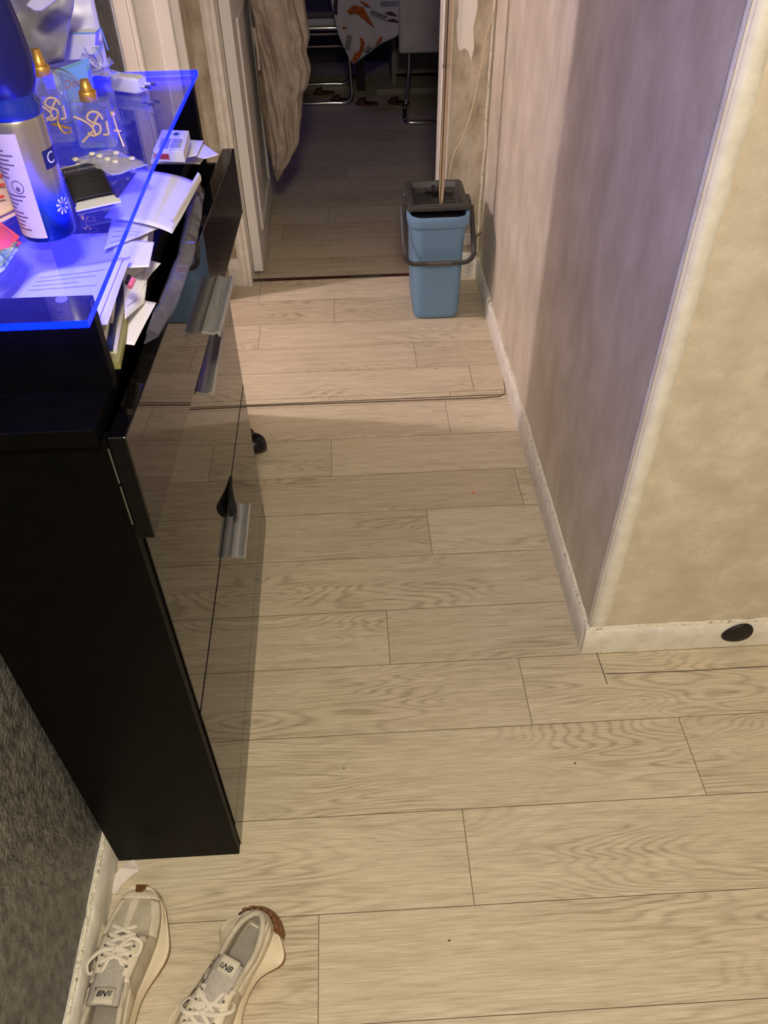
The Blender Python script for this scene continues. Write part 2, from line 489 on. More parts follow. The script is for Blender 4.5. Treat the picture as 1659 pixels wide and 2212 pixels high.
wall('wall_dining_left', (-2.1, 3.09, 0), (-2.0, 6.0, 2.6), M_dusk)
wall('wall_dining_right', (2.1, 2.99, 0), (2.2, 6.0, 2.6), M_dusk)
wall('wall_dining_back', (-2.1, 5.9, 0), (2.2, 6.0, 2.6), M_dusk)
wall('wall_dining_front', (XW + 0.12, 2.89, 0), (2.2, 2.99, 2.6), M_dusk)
struct(MB().box((-3.3, -2.2, 2.6), (2.7, 6.0, 2.65)).build('ceiling', M_white, smooth=0))

# baseboards: board + dirty bead on top


def baseboard(name, p0, p1, nrm, h, t, label, m=M_cream, bead=True):
    p0 = Vector((*p0, 0)); p1 = Vector((*p1, 0)); n = Vector((*nrm, 0)); L_ = (p1 - p0).length; k = max(4, int(L_ / 0.012))

    def fn(u, v):
        p = p0.lerp(p1, u); q = [(t, 0), (t, h * 0.5), (t * 0.95, h - 0.006), (t * 0.6, h), (0, h)][int(round(v * 4))]
        j = noise.noise(p * 40) * 0.0012
        return p + n * (q[0] + j) + Vector((0, 0, q[1] + (noise.noise(p * 25) * 0.002 if v > 0.6 else 0)))
    b = MB().grid(fn, k, 4)
    b.add([p0 + n * t, p0 + n * t + Vector((0, 0, h - .004)), p0 + Vector((0, 0, h - .004)), p0], [(0, 1, 2, 3)])
    b.add([p1 + n * t, p1 + n * t + Vector((0, 0, h - .004)), p1 + Vector((0, 0, h - .004)), p1], [(0, 1, 2, 3)])
    o = struct(b.build(name, m, smooth=50), label)
    if bead:
        pts = []; rr = []
        for i in range(k + 1):
            p = p0.lerp(p1, i / k); pts.append(p + n * (t * 0.45) + Vector((0, 0, h + noise.noise(p * 30) * 0.0015))); rr.append(0.0035 + 0.002 * abs(noise.noise(p * 70)))
        MB().tube(pts, rr, 6).build('caulk_bead', M_creamdirty, o)
    return o


baseboard('baseboard_right', (XW, YC), (XW, YB), (-1, 0), 0.075, 0.014, 'chipped cream skirting along the hallway right wall')
baseboard('baseboard_front_right', (XW - 0.012, YC), (2.6, YC), (0, -1), 0.078, 0.014, 'cream skirting under the tan wall at the right')
bl = baseboard('baseboard_left', (-0.497, -2.0), (-0.497, 2.06), (1, 0), 0.084, 0.013, 'cream skirting under the dark left wall')
baseboard('baseboard_back_right', (0.345, YB), (XW - 0.014, YB), (0, -1), 0.10, 0.012, 'white skirting behind the bucket', bead=False)
baseboard('baseboard_back_left', (-0.466, YB), (-0.415, YB), (0, -1), 0.11, 0.012, 'stub of cream skirting beside the left door frame', bead=False)

# corner trim: two leaves
ct = MB()


def wob(z, s): return noise.noise(Vector((z * 18, s, 0))) * 0.0022


def cornerf(u, v):
    z = 0.078 + u * 2.0
    q = [(0.036 + wob(z, 1), -0.0005), (0.034 + wob(z, 1), -0.004), (0.014, -0.006), (0.009, -0.005), (0.003, 0.002), (-0.003, 0.012), (-0.0005, 0.019 + wob(z, 3) * .4)][int(round(v * 6))]
    return (XW + q[0], YC + q[1], z)


ct.grid(cornerf, 160, 6)
struct(ct.build('trim_4', M_cream, smooth=60), 'cream painted corner bead on the outer wall corner')
# far corner cracked plaster bead
pts = []; rr = []
for i in range(90):
    z = 0.10 + i * 0.02; pts.append((0.488 + noise.noise(Vector((z * 9, 5, 0))) * 0.006, YB - 0.004, z)); rr.append(0.0035 + 0.003 * abs(noise.noise(Vector((z * 30, 0, 0)))))
struct(MB().tube(pts, rr, 7).build('trim_5', M_creamdirty), 'crumbling light plaster line in the far right corner')
# left wall end bead + dark end strip
struct(MB().box((-0.602, 2.062, 0), (-0.493, 2.069, 2.06)).build('trim_6', M_cream, smooth=0), 'thin cream edge on the end of the dark left wall')
# cream boards of the far jamb of the side opening
for i, (xa, xb, t) in enumerate(((-0.496, -0.47, 0.004), (-0.540, -0.496, 0.020), (-0.60, -0.540, 0.008), (-0.615, -0.60, 0.028))):
    struct(MB().box((xa, 2.775 - t, 0.0), (xb, 2.778, 2.06)).build('trim_%d' % (7 + i), M_door, smooth=0, bevel=0.003), 'cream painted board of the side opening jamb, ' + ('beside the far corner', 'raised board', 'flat board', 'narrow ridge')[i])
struct(MB().box((-1.3, 2.75, 0.005), (-0.617, 2.785, 2.03)).build('door_1', M_door, smooth=0, bevel=0.002), 'cream door leaf folded back in the side room')

# far door frame
df = MB()
prof = [(-0.425, 0.0), (-0.425, -0.012), (-0.412, -0.016), (-0.402, -0.010), (-0.392, -0.018), (-0.381, -0.016), (-0.381, 0.09), (-0.392, 0.10), (-0.425, 0.10)]
df.loft([[(x, YB + y, z) for x, y in prof] for z in (0.0, 2.03)])
o = struct(df.build('door_frame_left', M_cream, smooth=20), 'cream moulded door frame left of the far doorway'); o.name = 'trim_11'
df = MB()
prof = [(0.328, 0.085), (0.328, -0.006), (0.335, -0.013), (0.347, -0.008), (0.356, -0.010), (0.362, 0.0), (0.362, 0.085)]
df.loft([[(x, YB + y, z) for x, y in prof] for z in (0.0, 2.03)])
o = struct(df.build('trim_12', M_cream, smooth=20), 'cream door frame right of the far doorway, behind the mop pole')
struct(MB().box((-0.425, YB - 0.014, 2.03), (0.362, YB + 0.09, 2.10)).build('trim_13', M_cream, smooth=0))

# door leaf
door = thing('door_2', 'cream panelled door standing open into the dark dining room', 'door', (-0.36, 2.97, 0)); door['kind'] = 'structure'
lf = MB().box((-0.379, 2.965, 0.014), (-0.343, 3.72, 2.0))
lf.build('door_leaf', M_door, door, smooth=0, bevel=0.002)
for z0, z1 in ((0.13, 0.85), (0.98, 1.85)):
    mo = MB(); y0, y1 = 3.10, 3.60; x = -0.343
    for a, b in (((y0, z0), (y1, z0)), ((y1, z0), (y1, z1)), ((y1, z1), (y0, z1)), ((y0, z1), (y0, z0))):
        mo.tube([(x, a[0], a[1]), (x, b[0], b[1])], 0.007, 8)
        mo.tube([(x, a[0] * .96 + 3.35 * .04, a[1] * .97 + (z0 + z1) / 2 * .03), (x, b[0] * .96 + 3.35 * .04, b[1] * .97 + (z0 + z1) / 2 * .03)], 0.004, 8)
    mo.build('panel_moulding', M_door, door)

# peeled paint patch, cable, socket
pp = [(985, 0), (1028, 0), (1031, 20), (1022, 60), (1024, 105), (1017, 130), (1012, 112), (1004, 104), (992, 110), (988, 96), (986, 50), (990, 30)]
pm = MB(); P3 = [at(px, py, 1, YB - 0.001) for px, py in pp]
P3[0].z += 0.1; P3[1].z += 0.12
pm.loft([P3, [p + Vector((0, -0.0015, 0)) for p in P3]])
tag(pm.build('peeling_wallpaper', mat('bare_white_plaster', (246, 240, 230), 0.8), smooth=0), 'torn white strip peeling on the plaster beside the mop pole', 'wallpaper')
cb = [at(px, py, 1, YB - 0.006) for px, py in ((1074, -60), (1068, 20), (1050, 80), (1038, 150), (1020, 235), (998, 300), (982, 330), (970, 380), (966, 450))]
tag(MB().tube(spline(cb), 0.0028, 8).build('wall_cable', mat('painted_cable', (214, 198, 164), 0.6)), 'thin painted cable sagging diagonally down the far plaster wall', 'cable')
sk = thing('wall_socket', 'cream wall socket low on the plaster behind the bucket', 'socket', (0.45, YB, 0.16))
MB().loft([rrect(0, 0, 0.036, 0.032, 0.008, z) for z in (0, 0.008)]).xf(Matrix.Translation((0.444, YB - 0.001, 0.155)) @ Matrix.Rotation(PI / 2, 4, 'X')).build('cover_plate', M_plaster, sk, bevel=0.002)
MB().lathe([(0.022, 0), (0.022, 0.006), (0.018, 0.007)], (0, 0, 0)).xf(Matrix.Translation((0.444, YB - 0.007, 0.155)) @ Matrix.Rotation(PI / 2, 4, 'X')).build('socket_ring', M_cream, sk)
bc = [at(px, py, 1, YB - 0.008) for px, py in ((1022, 516), (1030, 510), (1040, 500))]
tag(MB().tube(spline(bc), 0.0022, 8).build('brown_wire', mat('brown_wire', (96, 64, 40), 0.6)), 'short brown wire end sticking from the plaster beside the bucket', 'wire')

# egg shaped plug on the skirting
eg = MB(); ring = []
c0 = at(1592, 1366, 1, YC - 0.015)
for i in range(40):
    a = 2 * PI * i / 40
    dx = 0.035 * math.cos(a); dz = 0.0285 * math.sin(a) * (1 + 0.20 * math.cos(a))
    ca, sa = math.cos(0.32), math.sin(0.32)
    ring.append((dx * ca - dz * sa, dx * sa + dz * ca))
rings = []
for k, (s, d) in enumerate(((1, 0), (1, 0.003), (0.93, 0.006), (0.6, 0.0075), (0.05, 0.008))):
    rings.append([(c0.x + x * s, c0.y - d, c0.z + z_ * s) for x, z_ in ring])
tag(eg.loft(rings).build('door_stop', mat('black_rubber', (24, 16, 13), 0.5)), 'black egg-shaped disc fixed on the cream skirting at the right edge', 'stopper')

# ------------------------------------------------------------------ SHOE CABINET
XF = -0.256
cab = thing('shoe_cabinet', 'tall black shoe cabinet with glossy fronts and silver handles on the left', 'cabinet', (-0.375, 1.1, 0))
for y0 in (0.66, 1.537):
    MB().box((-0.484, y0, 0), (XF - 0.003, y0 + 0.018, 0.988)).build('side_panel', M_carcass, cab, smooth=0, bevel=0.001)
MB().box((-0.496, 0.652, 0.988), (XF - 0.008, 1.556, 1.010)).build('top_board', M_carcass, cab, smooth=0, bevel=0.001)
MB().box((-0.484, 0.678, 0.0), (-0.478, 1.537, 0.988)).build('back_panel', M_carcass, cab, smooth=0)
MB().box((XF - 0.014, 0.678, 0.0), (XF - 0.001, 1.537, 0.080)).build('plinth', M_gloss, cab, smooth=0, bevel=0.001)


def handle(parent, y0, y1, z, x):
    pr = [(0, 0.004), (0.004, 0.005), (0.010, 0.002), (0.016, 0.0), (0.022, 0.003), (0.025, 0.004), (0.0275, 0.0), (0.027, -0.005), (0.024, -0.007), (0.024, -0.004), (0.022, -0.001), (0.016, -0.003), (0.009, -0.001), (0, 0.0)]
    rings = []
    for y_, xx in ((y0, x), (y1, x if not isinstance(x, tuple) else x)):
        rings.append([((x[0] if y_ == y0 else x[1]) + a if isinstance(x, tuple) else x + a, y_, z + b) for a, b in pr])
    return MB().loft(rings).build('handle', M_alu, parent, smooth=50)


for z0, z1, hz, ya, yb in ((0.086, 0.452, 0.372, 1.075, 1.225), (0.458, 0.838, 0.755, 1.075, 1.265)):
    fp = MB().box((XF - 0.016, 0.679, z0), (XF, 1.536, z1)).build('flap_door', M_gloss, cab, smooth=0, bevel=0.0012)
    handle(fp, ya, yb, hz, XF)
# drawer front, slid open askew
nx, fx = -0.237, -0.203
dfp = []
for z0 in (0.850, 0.996):
    zt = z0 - (-0.004 if z0 < 0.9 else 0.022)
    dfp += [(nx - 0.019, 0.656, z0), (nx, 0.656, z0), (fx, 1.536, zt), (fx - 0.022, 1.536, zt)]
drw = MB().hexa(dfp).build('drawer_front', M_gloss, cab, smooth=0, bevel=0.0015)


def dx_(y_): return nx + (fx - nx) * (y_ - 0.672) / (1.536 - 0.672)


handle(drw, 1.045, 1.215, 0.882, (dx_(1.045), dx_(1.215)))
MB().box((-0.46, 0.69, 0.86), (-0.452, 1.52, 0.955)).box((-0.46, 0.69, 0.853), (-0.27, 1.52, 0.858)).box((-0.46, 0.69, 0.86), (-0.272, 0.70, 0.955)).box((-0.45, 1.51, 0.86), (-0.23, 1.52, 0.955)).build('drawer_box', M_carcass, cab, smooth=0)
MB().box((-0.2588, 0.6565, 0.872), (-0.2568, 0.6595, 0.930)).box((-0.2588, 0.6565, 0.934), (-0.2568, 0.6595, 0.982)).build('drawer_runner', M_chrome, cab, smooth=0)

# black felt wedge in the flap gap
tw = MB(); rings = []
for k, (py, hw, hh) in enumerate(((1.215, 0.002, 0.002), (1.19, 0.004, 0.005), (1.165, 0.008, 0.009), (1.14, 0.014, 0.014), (1.12, 0.018, 0.018), (1.112, 0.012, 0.013))):
    rings.append([(XF + 0.001 + hw * (0.5 + 0.5 * math.cos(2 * PI * i / 14)), py, 0.458 + hh * math.sin(2 * PI * i / 14)) for i in range(14)])
tag(tw.loft(rings).build('shoe_tip', noisy('black_felt', (14, 14, 15), (30, 30, 32), (300, 300, 300), 3, 0.9, 0.8, 500)), 'black tapering fabric tip poking out between the two flap doors', 'fabric')

# ------------------------------------------------------------------ GLASS SHELF
ZG = 1.120
sh = thing('led_glass_shelf', 'blue glowing glass shelf raised on black blocks above the shoe cabinet', 'shelf', (-0.37, 1.1, 1.010))


def glass_panel(y0, y1, xr0, xr1, z0, z1):
    t = 0.0075
    g = MB()
    a, b, c, d = Vector((-0.492, y0, z0)), Vector((xr0, y0, z0)), Vector((xr1, y1, z1)), Vector((-0.492, y1, z1))
    T = Vector((0, 0, t))
    g.add([a, b, c, d, a - T, b - T, c - T, d - T], [(0, 1, 2, 3), (7, 6, 5, 4)], 0)
    g.add([a, b, c, d, a - T, b - T, c - T, d - T], [((0, 4, 5, 1) if y0 < 1 else (2, 6, 7, 3)), (1, 5, 6, 2)], 1)
    g.add([a, b, c, d, a - T, b - T, c - T, d - T], [((2, 6, 7, 3) if y0 < 1 else (0, 4, 5, 1))], 0)
    return g.build('glass_panel', [M_shelf, M_edge], sh, smooth=0, fixn=False)


glass_panel(0.674, 1.058, -0.246, -0.246, ZG, ZG)
glass_panel(1.0585, 1.478, -0.246, -0.238, ZG, ZG)
MB().box((-0.49, 0.722, 1.010), (-0.256, 0.738, ZG - 0.0078)).build('support_block', M_carcass, sh, smooth=0, bevel=0.001)
MB().box((-0.49, 1.452, 1.010), (-0.246, 1.476, ZG - 0.0078)).build('support_block', M_carcass, sh, smooth=0, bevel=0.001)
MB().lathe([(0.006, 0), (0.006, 0.001)], (-0.285, 0.730, ZG - 0.0078)).build('felt_pad', mat('clear_pad', (120, 120, 200), 0.3), sh)
for y_ in (0.86, 1.22):
    MB().box((-0.4915, y_ - 0.02, ZG - 0.014), (-0.482, y_ + 0.02, ZG + 0.006)).build('led_clip', mat('led_clip', (180, 180, 200), 0.3, emit=(0.02, 0.03, 1.0), estr=2.5), sh, smooth=0)
ll = area('led_light_under_glass', (-0.47, 1.1, ZG - 0.012), 0.01, 0.26, (0.10, 0.10, 1.0), rot=(0, math.radians(50), 0), shape='RECTANGLE', size_y=0.7)
ZT = ZG + 0.0004

# spray can
cc = (-0.3275, 0.868)
can = thing('spray_can', 'silver and blue aerosol spray can with dark blue cap on the glass shelf', 'spray can', (cc[0], cc[1], ZT))
mcan = mat('can_body_print', (200, 196, 188), 0.25, 0.85); nt = mcan.node_tree; b_ = nt.nodes['Principled BSDF']
g_ = nd(nt, 'ShaderNodeNewGeometry'); sx = nd(nt, 'ShaderNodeSeparateXYZ'); nt.links.new(g_.outputs['Position'], sx.inputs[0])
mr = nd(nt, 'ShaderNodeMapRange'); mr.inputs['From Min'].default_value = 1.135; mr.inputs['From Max'].default_value = 1.185; nt.links.new(sx.outputs['Z'], mr.inputs['Value'])
rp = nd(nt, 'ShaderNodeValToRGB'); rp.color_ramp.elements[0].color = (*lin((14, 40, 130)), 1); rp.color_ramp.elements[1].color = (*lin((196, 190, 180)), 1)
e_ = rp.color_ramp.elements.new(0.5); e_.color = (*lin((70, 120, 185)), 1)
nt.links.new(mr.outputs[0], rp.inputs[0]); nt.links.new(rp.outputs[0], b_.inputs['Base Color'])
MB().lathe([(0.022, 0), (0.0275, 0.001), (0.0285, 0.004), (0.0285, 0.117), (0.0275, 0.122), (0.025, 0.125)], (*cc, ZT), 48).build('can_body', mcan, can, smooth=60)
MB().lathe([(0.0275, 0.122), (0.0285, 0.124), (0.0285, 0.132), (0.026, 0.136), (0.0265, 0.142)], (*cc, ZT), 48).build('shoulder_ring', mat('cap_ring_blue', (16, 44, 150), 0.25, coat=0.5), can)
MB().lathe([(0.0265, 0.142), (0.0300, 0.150), (0.0320, 0.162), (0.0318, 0.178), (0.0300, 0.198), (0.0268, 0.220), (0.022, 0.238), (0.014, 0.250), (0.004, 0.254)], (*cc, ZT), 48).build('cap', mat('cap_dark_blue', (34, 36, 110), 0.3, 0.4), can)


def cpatch(t0, t1, z0, z1, r, n=16):
    return MB().grid(lambda u, v: (cc[0] + r * math.cos(t0 + (t1 - t0) * u), cc[1] + r * math.sin(t0 + (t1 - t0) * u), ZT + z0 + (z1 - z0) * v), n, 1)


R_ = 0.0287
lab = cpatch(math.radians(-175), math.radians(-78), 0.006, 0.112, R_).build('label', mat('label_grey_pink', (205, 190, 195), 0.4), can)
inkm = MB()
for k in range(21):
    z0 = 0.104 - k * 0.0045
    if 8 < k < 12: continue
    t1 = -130 + random.uniform(0, 35)
    q = cpatch(math.radians(-172), math.radians(t1), z0, z0 + 0.0016, R_ + 0.0002, 6); inkm.add(q.v, q.f)
for r0, r1, zc, tc in ((0.007, 0.006, 0.06, -108), (0.0025, 0.0005, 0.058, -108)):
    vs = []; n = 20
    for i in range(n):
        for rr_ in (r0, r1):
            a = 2 * PI * i / n; th_ = math.radians(tc) + rr_ * math.cos(a) / R_
            vs.append((cc[0] + (R_ + .0002) * math.cos(th_), cc[1] + (R_ + .0002) * math.sin(th_), ZT + zc + rr_ * math.sin(a)))
    inkm.add(vs, [(2 * i, 2 * i + 1, (2 * i + 3) % (2 * n), (2 * i + 2) % (2 * n)) for i in range(n)])
inkm.build('label_print', mat('label_ink_violet', (105, 85, 115), 0.5), lab, fixn=False)
bd = cpatch(math.radians(-38), math.radians(8), 0.073, 0.091, R_).build('emblem', mat('emblem_navy', (22, 30, 95), 0.4), can)
dec = MB()
def ctxt(s, t, size, tc, zc):
    tm = MB(); text_mesh(tm, t, size, Matrix.Identity(4))
    s.add([(cc[0] + (R_ + .0003) * math.cos(math.radians(tc) + v.x / R_), cc[1] + (R_ + .0003) * math.sin(math.radians(tc) + v.x / R_), ZT + zc + v.y) for v in tm.v], tm.f)
ctxt(dec, 'C', 0.016, -20, 0.082)
dec.build('emblem_letter', M_paper, bd, fixn=False)
fw = MB()
for k in range(9):
    a = 2 * PI * k / 9
    pts = [(0.0015 * math.cos(a), 0.0015 * math.sin(a)), (0.008 * math.cos(a - .2), 0.008 * math.sin(a - .2)), (0.0095 * math.cos(a), 0.0095 * math.sin(a)), (0.008 * math.cos(a + .2), 0.008 * math.sin(a + .2))]
    fw.add([(cc[0] + (R_ + .0003) * math.cos(math.radians(-25) + p / R_), cc[1] + (R_ + .0003) * math.sin(math.radians(-25) + p / R_), ZT + 0.034 + q) for p, q in pts], [(0, 1, 2, 3)])
fw.build('flower_print', mat('flower_white', (210, 205, 205), 0.5), can, fixn=False)

# perfume bottles


def perfume(name, label, x, y, w_, d_, h, rz, neck):
    t = thing(name, label, 'perfume bottle', (x, y, ZT), rz, 'square perfume bottles on the glass shelf')
    L_ = dict(local=True)
    MB().loft([rrect(0, 0, w_ / 2 * s, d_ / 2 * s, 0.004, z) for z, s in ((0, 0.96), (0.002, 1), (h - 0.003, 1), (h, 0.94))]).build('glass_body', M_bottleglass, t, smooth=35, **L_)
    MB().loft([rrect(0, 0, w_ / 2 - 0.004, d_ / 2 - 0.0035, 0.005, z) for z in (0.011, 0.013, h * 0.8)]).build('liquid', cutter_mix('perfume_liquid', (0.80, 0.82, 0.96), 0.05, 1.0), t, smooth=35, **L_)
    MB().lathe([(0.0110, h), (0.0115, h + 0.001), (0.0112, h + 0.010), (0.0100, h + 0.0115), (0.0078, h + 0.012), (0.0070, h + 0.018), (0.0062, h + 0.019), (0.0056, h + neck), (0.001, h + neck + 0.0008)], (0, 0, 0), 28).build('spray_nozzle', M_gold, t, smooth=50, **L_)
    MB().tube([(0, 0, 0.012), (0.001, 0, h)], 0.0009, 8).build('dip_tube', M_film, t, **L_)
    # interlaced Y S L monogram
    mg = MB(); f = -d_ / 2 - 0.0012
    k = w_ / 0.05

    def st(pts, r=0.0012): mg.tube(spline([(a * k, f, b * k + h * 0.5) for a, b in pts], 6), r * k, 8, flat=(r * 1.3 * k, r * 0.8 * k), up=(0, 1, 0))
    st([(-0.021, 0.012), (-0.008, 0.006), (0.0, -0.002), (0.001, -0.012)]); st([(0.012, 0.014), (0.004, 0.004), (0.0, -0.002)])
    st([(0.016, 0.008), (0.012, 0.016), (0.002, 0.017), (-0.004, 0.010), (0.002, 0.004), (0.010, 0.001), (0.008, -0.008), (-0.002, -0.012), (-0.008, -0.008)])
    st([(0.020, 0.006), (0.0195, -0.004), (0.019, -0.010), (0.012, -0.011)]); st([(-0.018, -0.020), (-0.008, -0.012), (0.002, -0.004)])
    mg.build('monogram', M_goldpale, t, **L_)
    return t


p1 = perfume('perfume_bottle', 'square clear perfume bottle with gold nozzle, nearer one in front of the blue carton', -0.328, 1.138, 0.050, 0.026, 0.056, -0.03, 0.024)
p2 = perfume('perfume_bottle', 'taller clear perfume bottle with gold nozzle beside the spray can', -0.387, 1.165, 0.046, 0.028, 0.080, 0.08, 0.030)
# gold pin that stands at the side of the near bottle
hp = thing('gold_hair_pin', 'small gold letter-shaped pin beside the nearer perfume bottle', 'pin', (-0.296, 1.13, ZT))
MB().tube([(-0.3, 1.13, ZT + 0.038), (-0.298, 1.128, ZT + 0.02), (-0.293, 1.122, ZT + 0.002)], 0.0013, 8).tube([(-0.303, 1.13, ZT + 0.020), (-0.294, 1.13, ZT + 0.019)], 0.0011, 8).build('stem', M_goldpale, hp)
MB().lathe([(0.0005, -0.004), (0.003, -0.002), (0.0035, 0), (0.003, 0.003), (0.0005, 0.004)], (-0.300, 1.13, ZT + 0.040), 12).build('head', M_goldpale, hp)

# round eyeglasses
eyg = thing('eyeglasses', 'round lens spectacles with thin gold arm, half hidden behind the spray can', 'glasses', (-0.39, 1.2, ZT))
ec = at(126, 208, 1, 1.215)
EM = frame(ec, (1, 0.12, 0), (0, 0.35, 1))
ringp = [EM @ Vector((0.034 * math.cos(2 * PI * i / 40), 0.034 * math.sin(2 * PI * i / 40), 0)) for i in range(41)]
MB().tube(ringp, 0.0009, 8, cap=False).build('rim', mat('grey_rim', (70, 72, 90), 0.3, 0.6), eyg)
lens = MB(); lens.add([EM @ Vector((0.0335 * math.cos(2 * PI * i / 40), 0.0335 * math.sin(2 * PI * i / 40), 0)) for i in range(40)], [tuple(range(40))])
lens.build('lens', cutter_mix('lens_glass', (0.92, 0.95, 0.93), 0.02, 0.9), eyg, solid=0.0012)
a0 = at(112, 268, 1, 1.035); a1 = at(152, 277, 1, 1.03); a2 = at(153, 287, 1, 1.03)
MB().tube([a0, a1, a2], 0.0016, 8).build('temple', M_gold, eyg)
MB().tube(spline([at(128, 248, 1, 1.035), at(125, 262, 1, 1.033), at(132, 280, 1, 1.03), at(144, 288, 1, 1.03), at(154, 283, 1, 1.03)]), 0.0011, 8).build('nose_bridge', M_gold, eyg)

# blue carton with red script
bx = thing('medicine_box', 'open light blue carton with red lettering behind the perfume bottles', 'box', (-0.372, 1.25, ZT))
M_cbl = mat('carton_blue', (120, 168, 214), 0.45); M_cwh = mat('carton_white', (226, 224, 224), 0.6)
bxm = MB(); w0 = 0.046; hh = 0.062
base = Vector((-0.398, 1.232, ZT)); ux = Vector((1, 0.05, 0)).normalized(); uy = Vector((-0.05, 1, 0)).normalized(); lean = Vector((0.02, 0.10, 1)).normalized()
for (o_, a_, b2, mi) in ((base, ux * w0, lean * hh, 0), (base + uy * 0.024, ux * w0, lean * hh, 0), (base, uy * 0.024, lean * hh, 1), (base + ux * w0, uy * 0.024, lean * hh, 0)):
    bxm.add([o_, o_ + a_, o_ + a_ + b2 + (lean * 0.012 if mi == 0 and a_.x > 0.02 else Vector()), o_ + b2], [(0, 1, 2, 3)], mi)
bxm.build('carton_sleeve', [M_cbl, M_cwh], bx, smooth=0, solid=0.0006, fixn=False)
MB().hexa([base + uy * -0.0012, base + ux * 0.004 + uy * -0.0012, base + ux * 0.004 - uy * 0.0004, base - uy * 0.0004] + [base + lean * hh + uy * -0.0012, base + ux * 0.004 + lean * hh + uy * -0.0012, base + ux * 0.004 + lean * hh - uy * 0.0004, base + lean * hh - uy * 0.0004]).build('white_spine', M_cwh, bx, smooth=0)
tm = MB(); text_mesh(tm, 'Doux', 0.015, frame(base + ux * 0.027 + lean * 0.050 - uy * 0.0012, ux + lean * 0.15, lean), shear=0.3)
tm.build('lettering', mat('red_ink', (205, 70, 90), 0.5), bx, fixn=False)
MB().hexa([base + ux * 0.022 + lean * 0.004 + uy * -0.004, base + ux * 0.05 + lean * 0.004 + uy * -0.006, base + ux * 0.05 + uy * -0.001, base + ux * 0.022 + uy * -0.001,
           base + ux * 0.022 + lean * 0.026 + uy * -0.004, base + ux * 0.056 + lean * 0.03 + uy * -0.006, base + ux * 0.056 + lean * 0.03 + uy * -0.001, base + ux * 0.022 + lean * 0.026 + uy * -0.001]).build('blue_flap', mat('navy_print', (40, 75, 150), 0.4), bx, smooth=0)

# white carton behind
wb = thing('white_carton', 'opened white carton with pale blue edges at the back of the shelf', 'box', (-0.40, 1.40, ZT))
cs = [at(px, py, 1, 1.40) for px, py in ((100, 132), (203, 126), (206, 72), (128, 74))]
dp = Vector((0.0, 0.030, 0.0))
q = MB(); q.add([cs[0], cs[1], cs[2], cs[3]], [(0, 1, 2, 3)]); q.add([cs[1], cs[1] + dp, cs[2] + dp, cs[2]], [(0, 1, 2, 3)])
q.add([cs[0] + dp, cs[1] + dp, cs[2] + dp, cs[3] + dp], [(0, 1, 2, 3)])
q.build('carton_walls', M_cwh, wb, smooth=0, solid=0.0007, fixn=False)
MB().tube([cs[3] + Vector((0, 0, .0005)), cs[2] + Vector((0, 0, .0005)), cs[2] + Vector((.002, .03, .0005)), cs[2] + Vector((.006, .03, -.03))], 0.0012, 6).build('blue_edge', M_cbl, wb)
q = MB(); fc = [at(px, py, 1, 1.385) for px, py in ((178, 92), (214, 100), (204, 118), (190, 116))]
q.add(fc, [(0, 1, 2, 3)]); q.build('flap', M_cwh, wb, smooth=0, solid=0.0007, fixn=False)
MB().tube([at(203, 116, 1, 1.384), at(218, 101, 1, 1.384)], 0.0022, 6).build('flap_edge', M_cbl, wb)

# crumpled bags at the back of the shelf


def crumple(name, cs4, amp, m, label, cat, nu=14, nv=14, seed=0, parent=None, solid=0.0006, bulge=0.02, fr=22):
    a, b, c, d = [Vector(p) for p in cs4]; n = (b - a).cross(d - a).normalized()
    def fn(u, v):
        p = a.lerp(b, u).lerp(d.lerp(c, u), v)
        k = noise.noise(p * fr + Vector((seed, 0, 0))) * amp + abs(noise.noise(p * fr * 2.1 + Vector((0, seed, 0)))) * amp * 0.6
        return p + n * (k + bulge * math.sin(PI * u) * math.sin(PI * v))
    o = MB().grid(fn, nu, nv).build(name, m, parent, smooth=25, solid=solid, fixn=False)
    if label: tag(o, label, cat)
    return o


M_bagw = mat('white_glossy_bag', (214, 210, 212), 0.3); M_bags = noisy('silver_grey_bag', (112, 108, 108), (158, 154, 154), (12, 12, 12), 3, 0.35)
crumple('white_pouch', [(-0.470, 1.47, ZT), (-0.452, 1.475, ZT + 0.001), (-0.450, 1.62, 1.32), (-0.49, 1.60, 1.34)], 0.004, M_bagw, None, None) if False else None
crumple('white_shopping_bag', [at(100, 150, 1, 1.44), at(240, 168, 1, 1.46), at(190, -60, 1, 1.50), at(30, -60, 1, 1.48)], 0.006, M_bagw, 'white bag standing at the back of the glass shelf against the dark wall', 'bag', seed=3, bulge=0.004, fr=14)
crumple('silver_plastic_bag', [at(60, 150, 1, 1.36), at(140, 132, 1, 1.36), at(165, -30, 1, 1.38), at(0, -40, 1, 1.38)], 0.012, M_bags, 'crumpled silver grey bag beside the blue can cap', 'bag', seed=9, bulge=0.006, fr=24)
q = MB().loft([[at(px, py, 1, yy_) for px, py in ((56, 12), (75, 24), (90, 24), (150, -20), (100, -40))] for yy_ in (1.30, 1.303)])
tag(q.build('paper_tube_box', M_bagw, smooth=0, bevel=0.002), 'small white card flap above the silver bag at top left', 'box')
